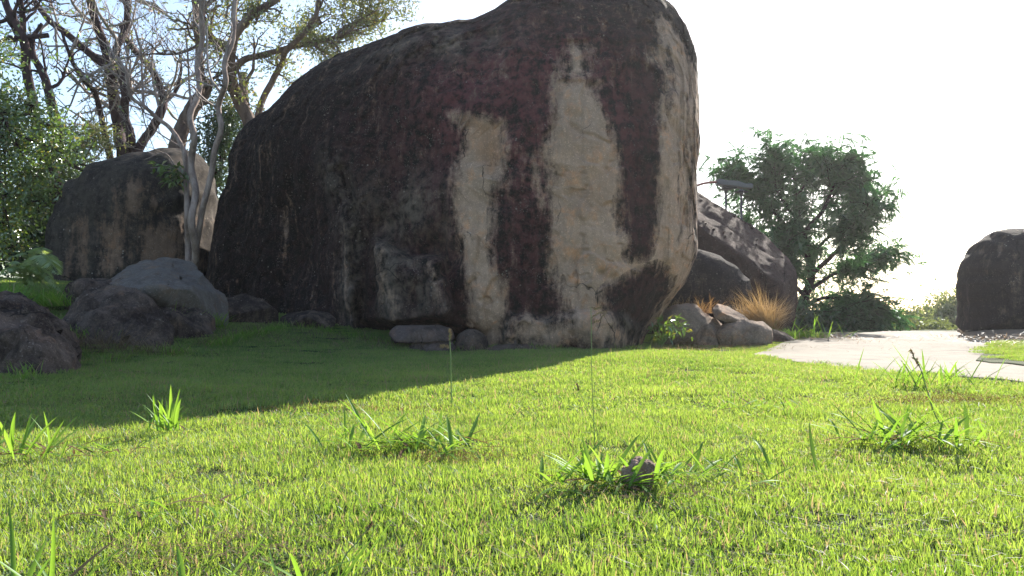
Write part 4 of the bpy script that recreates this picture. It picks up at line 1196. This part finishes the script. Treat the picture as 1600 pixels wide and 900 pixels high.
SEEDS = {}
def tree(name, label, cat, limbs, Y, bark, twig=(6, 1.2, 2), leafm=None, nleaf=6, leafL=.09, leafW=.04, leafspread=.12, wander=.35, group=None, base=None, twigm=None, up=.25, minr=.005, droop=0.0, min_leaf_z=-9, sides=9, frac=(.2, 1.0)):
    reseed(sum(map(ord, label)) % 9973 + SEEDS.get(label[:12], 0))
    e = None
    mbt = MB()
    mtw = MB(); tips = []
    for li, (pts, r0, r1, tw) in enumerate(limbs):
        L_ = limb(pts, Y, wander)
        if e is None:
            b = L_[0].copy(); 
            e = empty(name, b, label, cat, group)
        S_ = spline(L_, 6)
        S_ = S_ + .25 * min(r0, .06) * np.stack([fbm(S_ + k_ * 9, 2.5, 2, li) for k_ in range(3)], -1)
        if li == 0:
            mb0 = MB(); tube(mb0, S_, [r0 * 1.15, r0, (r0 + r1) / 2, r1], sides, .07); mb0.build('trunk', bark, e)
        else:
            mb1 = MB(); tube(mb1, S_, [r0, (r0 + r1) / 2, r1], 7, .06); mb1.build('limb', bark, e)
        if tw: grow_twigs(mtw, S_, (r0 + r1) / 2, int(twig[0] * tw), twig[1], twig[2], tips, up, minr, 1.0, frac)
    if mtw.n: mtw.build('twigs', twigm or bark, e, kind='stuff')
    if leafm and tips:
        ml = MB()
        for pts in tips:
            if pts[-1, 2] < min_leaf_z: continue
            k = rng.poisson(nleaf)
            if not k: continue
            u = rng.uniform(.2, 1.0, k) * (len(pts) - 1)
            Pp = np.stack([np.interp(u, np.arange(len(pts)), pts[:, c]) for c in range(3)], 1) + rng.normal(0, leafspread, (k, 3))
            dd = rng.normal(size=(k, 3)) + unit(pts[-1] - pts[0]) * .6 + [0, 0, -droop]
            leaves(ml, Pp, dd, rng.uniform(.6, 1.2, k) * leafL, leafW * rng.uniform(.7, 1.2, k))
        ml.build('foliage', leafm, e, kind='stuff')
    return e

PXM = lambda px, Y: px / F * Y
TY = 19.0
tree('bare_tree', 'dark many stemmed tree with bare crooked limbs behind the streaked boulder', 'tree', [
    ([(194, 290), (192, 240), (185, 200), (178, 150), (172, 110), (165, 75), (152, 40), (140, 0), (132, -40)], PXM(9, TY), PXM(5, TY), 2.2),
    ([(172, 110), (150, 92), (130, 75), (100, 50), (75, 30), (55, 0), (45, -30)], PXM(6.5, TY), PXM(3.5, TY), 1.6),
    ([(178, 290), (172, 246), (165, 215), (160, 190), (150, 150), (130, 125), (115, 100), (105, 75), (97, 50)], PXM(6, TY), PXM(2, TY), 1.8),
    ([(205, 280), (203, 238), (205, 215), (195, 180), (197, 150), (190, 115), (180, 90), (185, 70), (195, 45), (200, 0), (205, -40)], PXM(8, TY), PXM(4.5, TY), 2.2),
    ([(208, 270), (215, 235), (235, 205), (250, 180), (257, 160), (250, 135), (235, 105), (215, 85), (200, 65), (190, 40)], PXM(8, TY), PXM(4, TY), 1.8),
    ([(257, 160), (275, 140), (283, 110), (280, 85)], PXM(3.5, TY), PXM(1.5, TY), 1.2)],
    TY, M['bark_dark'], (5, 1.9, 2), M['leaf_olive'], 1.3, .10, .045, .1, twigm=M['twig'], minr=.007)
tree('leafy_tree', 'broad dark tree with olive leaves reaching over the giant boulder from the left', 'tree', [
    ([(430, 320), (405, 235), (392, 195), (375, 160), (362, 130), (359, 100), (362, 75), (372, 48), (395, 22), (430, 0), (455, -20)], PXM(10, 17), PXM(4, 17), 1.4),
    ([(400, 225), (388, 190), (382, 150), (378, 115)], PXM(7, 17), PXM(6, 17), .3),
    ([(364, 112), (380, 93), (410, 86), (450, 76), (490, 66), (520, 60), (545, 48), (562, 36), (600, 32)], PXM(6, 17), PXM(2, 17), 2.0),
    ([(400, 215), (402, 185), (415, 145), (440, 100), (447, 80), (478, 48), (494, 22), (499, -5), (505, -40)], PXM(6, 17), PXM(3, 17), 1.6),
    ([(520, 61), (535, 45), (552, 38), (580, 40), (610, 20)], PXM(3, 17), PXM(1.5, 17), 1.6),
    ([(490, 66), (500, 78), (515, 85), (525, 95)], PXM(3, 17), PXM(1.2, 17), 1.2),
    ([(362, 78), (345, 68), (330, 58), (318, 30), (312, 0)], PXM(8, 17), PXM(4, 17), 1.3),
    ([(372, 48), (366, 20), (380, -20), (420, -50)], PXM(5, 17), PXM(3, 17), 1.6),
    ([(499, -5), (540, -30), (590, -40), (630, -30)], PXM(4, 17), PXM(2, 17), 2.6)],
    17.0, M['bark_brown'], (6, .9, 2), M['leaf_olive'], 10, .10, .038, .12, minr=.004, up=.15)
tree('pale_sapling', 'slender pale three stemmed tree standing before the streaked boulder', 'tree', [
    ([(300, 425), (305, 390), (300, 345), (306, 300), (299, 250), (303, 215), (298, 180), (311, 140), (308, 100), (316, 60), (314, 20), (320, -40)], PXM(5.2, 12.6), PXM(3.6, 12.6), 1.0),
    ([(296, 425), (294, 380), (293, 340), (291, 290), (288, 240), (268, 203), (245, 183), (225, 165), (205, 150), (197, 115), (182, 90)], PXM(5, 12.6), PXM(2, 12.6), 1.4),
    ([(303, 425), (308, 380), (318, 320), (330, 270), (335, 235), (345, 200), (341, 165), (352, 130), (350, 95), (364, 60), (366, 20), (374, -40)], PXM(4.6, 12.6), PXM(3.8, 12.6), .9),
    ([(301, 180), (296, 140), (294, 100), (290, 50)], PXM(2, 12.6), PXM(1.2, 12.6), 1),
    ([(225, 165), (222, 120), (218, 70), (200, 20)], PXM(2, 12.6), PXM(1, 12.6), 1.2),
    ([(288, 232), (270, 222), (245, 205), (235, 185)], PXM(1.6, 12.6), PXM(.8, 12.6), .6),
    ([(303, 290), (275, 262), (258, 240), (225, 250)], PXM(1.6, 12.6), PXM(.8, 12.6), .4)],
    12.6, M['bark_pale'], (6, 1.0, 2), M['leaf_bright'], .18, .07, .035, .06, wander=.2, twigm=M['twig'], minr=.003, up=.45, frac=(.52, 1.0))
tree('broken_trunk', 'thick brown leaning trunk rising from behind the top of the streaked boulder', 'tree', [
    ([(262, 300), (276, 235), (286, 195), (302, 168), (318, 145), (324, 128)], PXM(12, 16), PXM(10, 16), 0),
    ([(312, 150), (314, 118), (309, 60), (303, 0), (300, -40)], PXM(6.5, 16), PXM(4, 16), 1.4),
    ([(296, 180), (318, 162), (332, 164), (344, 178)], PXM(3, 16), PXM(1.5, 16), .6)],
    16.0, M['bark_brown'], (6, 1.1, 2), M['leaf_olive'], .8, .09, .04, .1, minr=.005, wander=.15)
tree('leafy_tree', 'dark leaning tree at the left edge with dense green leaves', 'tree', [
    ([(95, 330), (88, 290), (80, 250), (92, 212), (85, 180), (77, 145), (65, 112), (51, 82), (52, 58), (66, 38)], PXM(9, 16), PXM(2.5, 16), .7),
    ([(70, 260), (55, 180), (42, 110), (37, 60), (22, 32), (8, 0), (0, -30)], PXM(8, 16), PXM(5, 16), 1.0),
    ([(37, 62), (36, 30), (33, 0), (30, -40)], PXM(5, 16), PXM(4, 16), 1.0),
    ([(80, 235), (95, 248), (115, 260), (135, 268)], PXM(4, 16), PXM(2.5, 16), .3),
    ([(75, 55), (40, 60), (5, 62), (-20, 90)], PXM(4, 16), PXM(3, 16), 1.0)],
    16.0, M['bark_dark'], (6, 1.2, 2), M['leaf_bright'], 2.2, .11, .05, .12, wander=.15, minr=.005)

def bush(name, label, cat, centers, Y, mat, n_, leafL, leafW, depth=1.0, bark=None, hollow=.35, trunk=None, droop=.2, group=None, clump=26):
    """foliage mass: clumps of leaves at many twig ends inside uneven lobes, on real stems"""
    reseed(sum(map(ord, label)))
    e = empty(name, at(centers[0][0], centers[0][1] + centers[0][3], Y), label, cat, group)
    ms, ml = MB(), MB()
    root = at(*(trunk or (centers[0][0], centers[0][1] + centers[0][3] * 1.2)), Y)
    tot = sum(c[2] * c[3] for c in centers)
    for (px, v, rx, rv) in centers:
        c = at(px, v, Y); RX = PXM(rx, Y); RV = PXM(rv, Y)
        k = max(3, int(n_ * rx * rv / tot / clump))
        tube(ms, spline([root, (root + c) / 2 + rng.normal(0, .1, 3), c], 5), [.03, .012], 5)
        d = unit(rng.normal(size=(k, 3)))
        rr = (hollow + (1 - hollow) * rng.random(k) ** .5)[:, None] * (1 + .25 * rng.normal(size=(k, 1)))
        ends = c + d * rr * [RX, min(RX, RV) * depth, RV]
        for q_ in ends[: 60]:
            tube(ms, spline([c, (c + q_) / 2 + rng.normal(0, .05, 3), q_], 3), [.008, .003], 3)
        cl = np.repeat(ends, clump, 0) + rng.normal(0, 1, (k * clump, 3)) * np.array([leafL * 1.9, leafL * 1.9, leafL * 1.2])
        dd = rng.normal(size=(k * clump, 3)) + np.repeat(d, clump, 0) * .6 + [0, 0, -droop]
        leaves(ml, cl, dd, rng.uniform(.6, 1.15, k * clump) * leafL, leafW * rng.uniform(.7, 1.2, k * clump))
    ms.build('branches', bark or M['bark_dark'], e)
    ml.build('foliage', mat, e, kind='stuff')
    return e
bush('leafy_tree', 'dense sunlit green foliage of the tree filling the left edge', 'tree', [(0, 150, 34, 22), (50, 165, 34, 20), (5, 190, 50, 26), (75, 195, 34, 18), (30, 225, 45, 24), (85, 232, 36, 18), (-10, 262, 50, 26), (50, 270, 44, 22), (10, 305, 46, 26), (60, 315, 34, 20),
 (5, 350, 40, 20), (20, 385, 34, 16), (-60, 200, 60, 60), (-70, 320, 60, 60), (-60, 90, 70, 50)], 14.0, M['leaf_bright'], 15500, .10, .045, clump=18, hollow=.25)
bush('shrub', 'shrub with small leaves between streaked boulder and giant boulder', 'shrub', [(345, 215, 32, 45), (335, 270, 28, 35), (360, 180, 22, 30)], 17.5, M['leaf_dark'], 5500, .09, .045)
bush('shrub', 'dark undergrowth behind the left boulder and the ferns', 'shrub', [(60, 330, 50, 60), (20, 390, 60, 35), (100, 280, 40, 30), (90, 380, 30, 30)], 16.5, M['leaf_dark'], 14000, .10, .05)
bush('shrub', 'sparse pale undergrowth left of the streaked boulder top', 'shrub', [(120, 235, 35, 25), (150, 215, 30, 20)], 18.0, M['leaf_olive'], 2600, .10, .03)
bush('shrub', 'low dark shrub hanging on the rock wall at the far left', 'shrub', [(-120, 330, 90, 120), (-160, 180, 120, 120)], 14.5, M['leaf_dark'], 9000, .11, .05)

# feathery tree on the right: limbs, twigs and pinnate sprays
def spray_tree(name, label, limbs, Y, bark, mat, group=None, nspray=60, sL=.8, leafL=.11, leafW=.03):
    reseed(311)
    e = None; ml, mt = MB(), MB()
    for li, (pts, r0, r1, tw) in enumerate(limbs):
        L_ = limb(pts, Y, .45)
        if e is None: e = empty(name, L_[0], label, 'tree', group)
        S_ = spline(L_, 6)
        mb = MB(); tube(mb, S_, [r0, r1], 7, .05); mb.build('trunk' if li == 0 else 'limb', bark, e)
        T_ = unit(np.gradient(S_, axis=0))
        for k in range(int(nspray * tw)):
            u = rng.uniform(.25, 1) ** .8; i = int(u * (len(S_) - 1))
            d = unit(T_[i] * .8 + rng.normal(size=3) * [.8, .8, .45] + [0, 0, .05])
            P_ = [S_[i]]
            ln = sL * rng.uniform(.5, 1.3)
            for s_ in range(6):
                d = unit(d + rng.normal(size=3) * .14 + [0.02, 0, -.05])
                P_.append(P_[-1] + d * ln / 6)
            P_ = np.array(P_)
            tube(mt, P_, [.009, .003], 3)
            # three to five pinnate leaves per twig
            for m_ in range(rng.integers(3, 7)):
                j = rng.integers(1, 7)
                dd = unit(P_[min(j, 6)] - P_[j - 1] + rng.normal(size=3) * .45)
                ln2 = rng.uniform(.16, .34)
                tt = np.linspace(0.1, 1, 9)[:, None]
                ax = P_[j] + dd * ln2 * tt + np.array([0, 0, -.35]) * ln2 * tt ** 2
                sd_ = unit(np.cross(dd, [0, 0, 1]) + rng.normal(size=3) * .2)
                for s2 in (-1, 1):
                    leaves(ml, ax, sd_ * s2 + dd * .7 + np.array([0, 0, -.25]), leafL * rng.uniform(.7, 1.1), leafW, up=(0, 0, 1))
    mt.build('twigs', bark, e, kind='stuff')
    ml.build('foliage', mat, e, kind='stuff')
    return e
YT = 19.0
spray_tree('feathery_tree', 'dark green spreading tree with feathery leaves between the rocks and the path', [
    ([(1236, 540), (1243, 500), (1258, 462), (1268, 430), (1262, 390), (1250, 350), (1245, 310), (1240, 270), (1235, 250)], .13, .03, 1.5),
    ([(1262, 400), (1225, 350), (1195, 315), (1165, 285), (1145, 262)], .06, .015, 1.5),
    ([(1255, 365), (1285, 330), (1300, 295), (1310, 265), (1322, 258)], .06, .015, 1.3),
    ([(1266, 430), (1300, 400), (1325, 370), (1345, 340), (1360, 320)], .06, .015, 1.2),
    ([(1264, 400), (1290, 375), (1318, 350), (1335, 310), (1345, 285)], .04, .012, .9),
    ([(1262, 455), (1300, 430), (1335, 415), (1372, 402), (1392, 396)], .05, .012, 1.1),
    ([(1250, 480), (1290, 465), (1330, 470), (1355, 478), (1368, 490)], .05, .012, 1.9),
    ([(1245, 500), (1275, 490), (1310, 495), (1340, 505)], .04, .01, 1.9),
    ([(1250, 490), (1262, 500), (1285, 512), (1300, 520)], .03, .01, 1.4),
    ([(1262, 440), (1235, 420), (1225, 390), (1228, 360)], .04, .012, 1.3),
    ([(1250, 350), (1215, 300), (1205, 265), (1210, 240)], .04, .012, 1.0),
    ([(1245, 310), (1262, 280), (1280, 255), (1290, 245)], .035, .01, .9),
    ([(1258, 462), (1225, 430), (1200, 400), (1180, 370), (1160, 340)], .05, .012, 1.2)],
    YT, M['bark_dark'], M['leaf_tree'], nspray=78, sL=.72, leafL=.12, leafW=.03)
bush('shrub', 'dark shrub at the foot of the feathery tree', 'shrub', [(1255, 502, 22, 18), (1282, 512, 18, 10)], 18.0, M['leaf_dark'], 1900, .10, .045)
bush('distant_bush', 'pale tall bush beyond the path left of the dark round boulder', 'bush', [(1480, 490, 28, 28), (1462, 500, 20, 18), (1498, 480, 20, 20)], 30.0, M['leaf_far'], 4200, .17, .08, group=None)
bush('distant_bush', 'small pale bush beyond the path in the middle of the gap', 'bush', [(1420, 505, 22, 16), (1400, 508, 16, 12), (1438, 510, 18, 10)], 29.0, M['leaf_far'], 3200, .16, .08)
bush('distant_bush', 'low pale bush beyond the path next to the feathery tree', 'bush', [(1375, 512, 22, 10), (1350, 514, 20, 9), (1310, 514, 26, 9)], 27.0, M['leaf_far'], 2400, .15, .07)
bush('distant_bush', 'low yellowish bush at the far edge of the path', 'bush', [(1430, 518, 28, 7), (1460, 516, 16, 8)], 22.0, M['leaf_far'], 2200, .10, .05)

# ------------------------------------------------------------------ street lamp and two post lamps behind the rocks
YL = 15.5
L0 = at(1060, 330, YL)
e = empty('street_lamp', (L0[0], L0[1], float(gh(np.array([L0[0]]), np.array([L0[1]]))[0])), 'grey street lamp head on a curved reddish arm above the brown boulders', 'street lamp')
mb = MB(); tube(mb, spline([(L0[0], YL, e.location[2]), tuple(at(1060, 400, YL)), tuple(at(1062, 308, YL))], 5), [.05, .035], 8); mb.build('post', M['lamp_red'], e)
mb = MB(); tube(mb, spline([at(1062, 312, YL), at(1078, 296, YL), at(1098, 287, YL), at(1122, 284, YL)], 6), [.024, .022], 8); mb.build('arm', M['lamp_red'], e)
import bmesh
def box_poly(name, pts, Y, th, mat, parent, bev=.012):
    """side outline (survey points) given a width of th metres across, bevelled"""
    bm = bmesh.new()
    a = [bm.verts.new(tuple(at(px, v, Y) + [0, -th / 2, 0])) for px, v in pts]
    b = [bm.verts.new(tuple(at(px, v, Y) + [0, th / 2, 0])) for px, v in pts]
    bm.faces.new(a); bm.faces.new(b[::-1])
    for i in range(len(pts)):
        j = (i + 1) % len(pts)
        bm.faces.new([a[j], a[i], b[i], b[j]])
    bmesh.ops.recalc_face_normals(bm, faces=bm.faces)
    bmesh.ops.bevel(bm, geom=list(bm.edges), offset=bev, segments=2, affect='EDGES')
    me = bpy.data.meshes.new(name); bm.to_mesh(me); bm.free()
    return link(name, me, mat, parent, False)
box_poly('lamp_housing', [(1119, 281), (1124, 280), (1134, 283), (1146, 283), (1156, 285), (1164, 288), (1173, 287), (1175, 289), (1174, 295), (1158, 294), (1140, 291), (1120, 289)], YL, .20, M['lamp_grey'], e)
box_poly('lamp_glass', [(1128, 291), (1150, 293), (1150, 294.5), (1128, 292.5)], YL, .14, M['black'], e, .004)
for label, px, v in (('black hooded post lamp under the street lamp head, left one of two', 1134, 292), ('black hooded post lamp under the street lamp head, right one of two', 1158, 296)):
    YP = 17.5
    q = at(px, v, YP)
    zb = float(gh(q[0:1], q[1:2])[0])
    e = empty('post_lamp', (q[0], q[1], zb), label, 'lamp post', 'black post lamps by the feathery tree')
    mb = MB(); tube(mb, np.array([[q[0], YP, zb], [q[0], YP, (zb + q[2]) / 2], [q[0], YP, q[2] - .12]]), .022, 8); mb.build('post', M['black'], e)
    mb = MB()
    prof = [(0.0, .03), (.012, .028), (.02, 0.0), (.05, -.012), (.10, -.035), (.15, -.05), (.152, -.06), (.05, -.05)]
    nS = 20
    V = []
    for r_s, h_ in prof:
        for k in range(nS):
            a_ = k / nS * 2 * math.pi
            V.append((q[0] + r_s * math.cos(a_), YP + r_s * math.sin(a_), q[2] + h_))
    Qs = [[i * nS + k, i * nS + (k + 1) % nS, (i + 1) * nS + (k + 1) % nS, (i + 1) * nS + k] for i in range(len(prof) - 1) for k in range(nS)]
    mb.add(V, Qs); mb.build('lamp_hood', M['black'], e)
    mb = MB(); tube(mb, np.array([[q[0], YP, q[2] - .15], [q[0], YP, q[2] - .045]]), [.03, .05], 12); mb.build('lantern', M['lamp_grey'], e)

# ------------------------------------------------------------------ haze: thin even air over the hilltop
hz = bpy.data.meshes.new('haze')
bmh = bmesh.new()
bmesh.ops.create_cube(bmh, size=1.0)
bmh.to_mesh(hz); bmh.free()
ho = bpy.data.objects.new('haze', hz)
zlo, zhi = float(Z.min()) - 1.0, 17.0
ho.scale = (620, 620, zhi - zlo)
ho.location = (0, 5, (zhi + zlo) / 2)
COL.objects.link(ho)
ho['kind'] = 'stuff'; ho['label'] = 'thin bright haze in the air'
mh = bpy.data.materials.new('haze'); mh.use_nodes = True
for x_ in list(mh.node_tree.nodes): mh.node_tree.nodes.remove(x_)
o_ = mh.node_tree.nodes.new('ShaderNodeOutputMaterial'); pv = mh.node_tree.nodes.new('ShaderNodeVolumePrincipled')
pv.inputs['Color'].default_value = (0.95, 0.95, 0.97, 1); pv.inputs['Density'].default_value = 0.0006; pv.inputs['Anisotropy'].default_value = 0.55
mh.node_tree.links.new(pv.outputs[0], o_.inputs['Volume'])
hz.materials.append(mh)
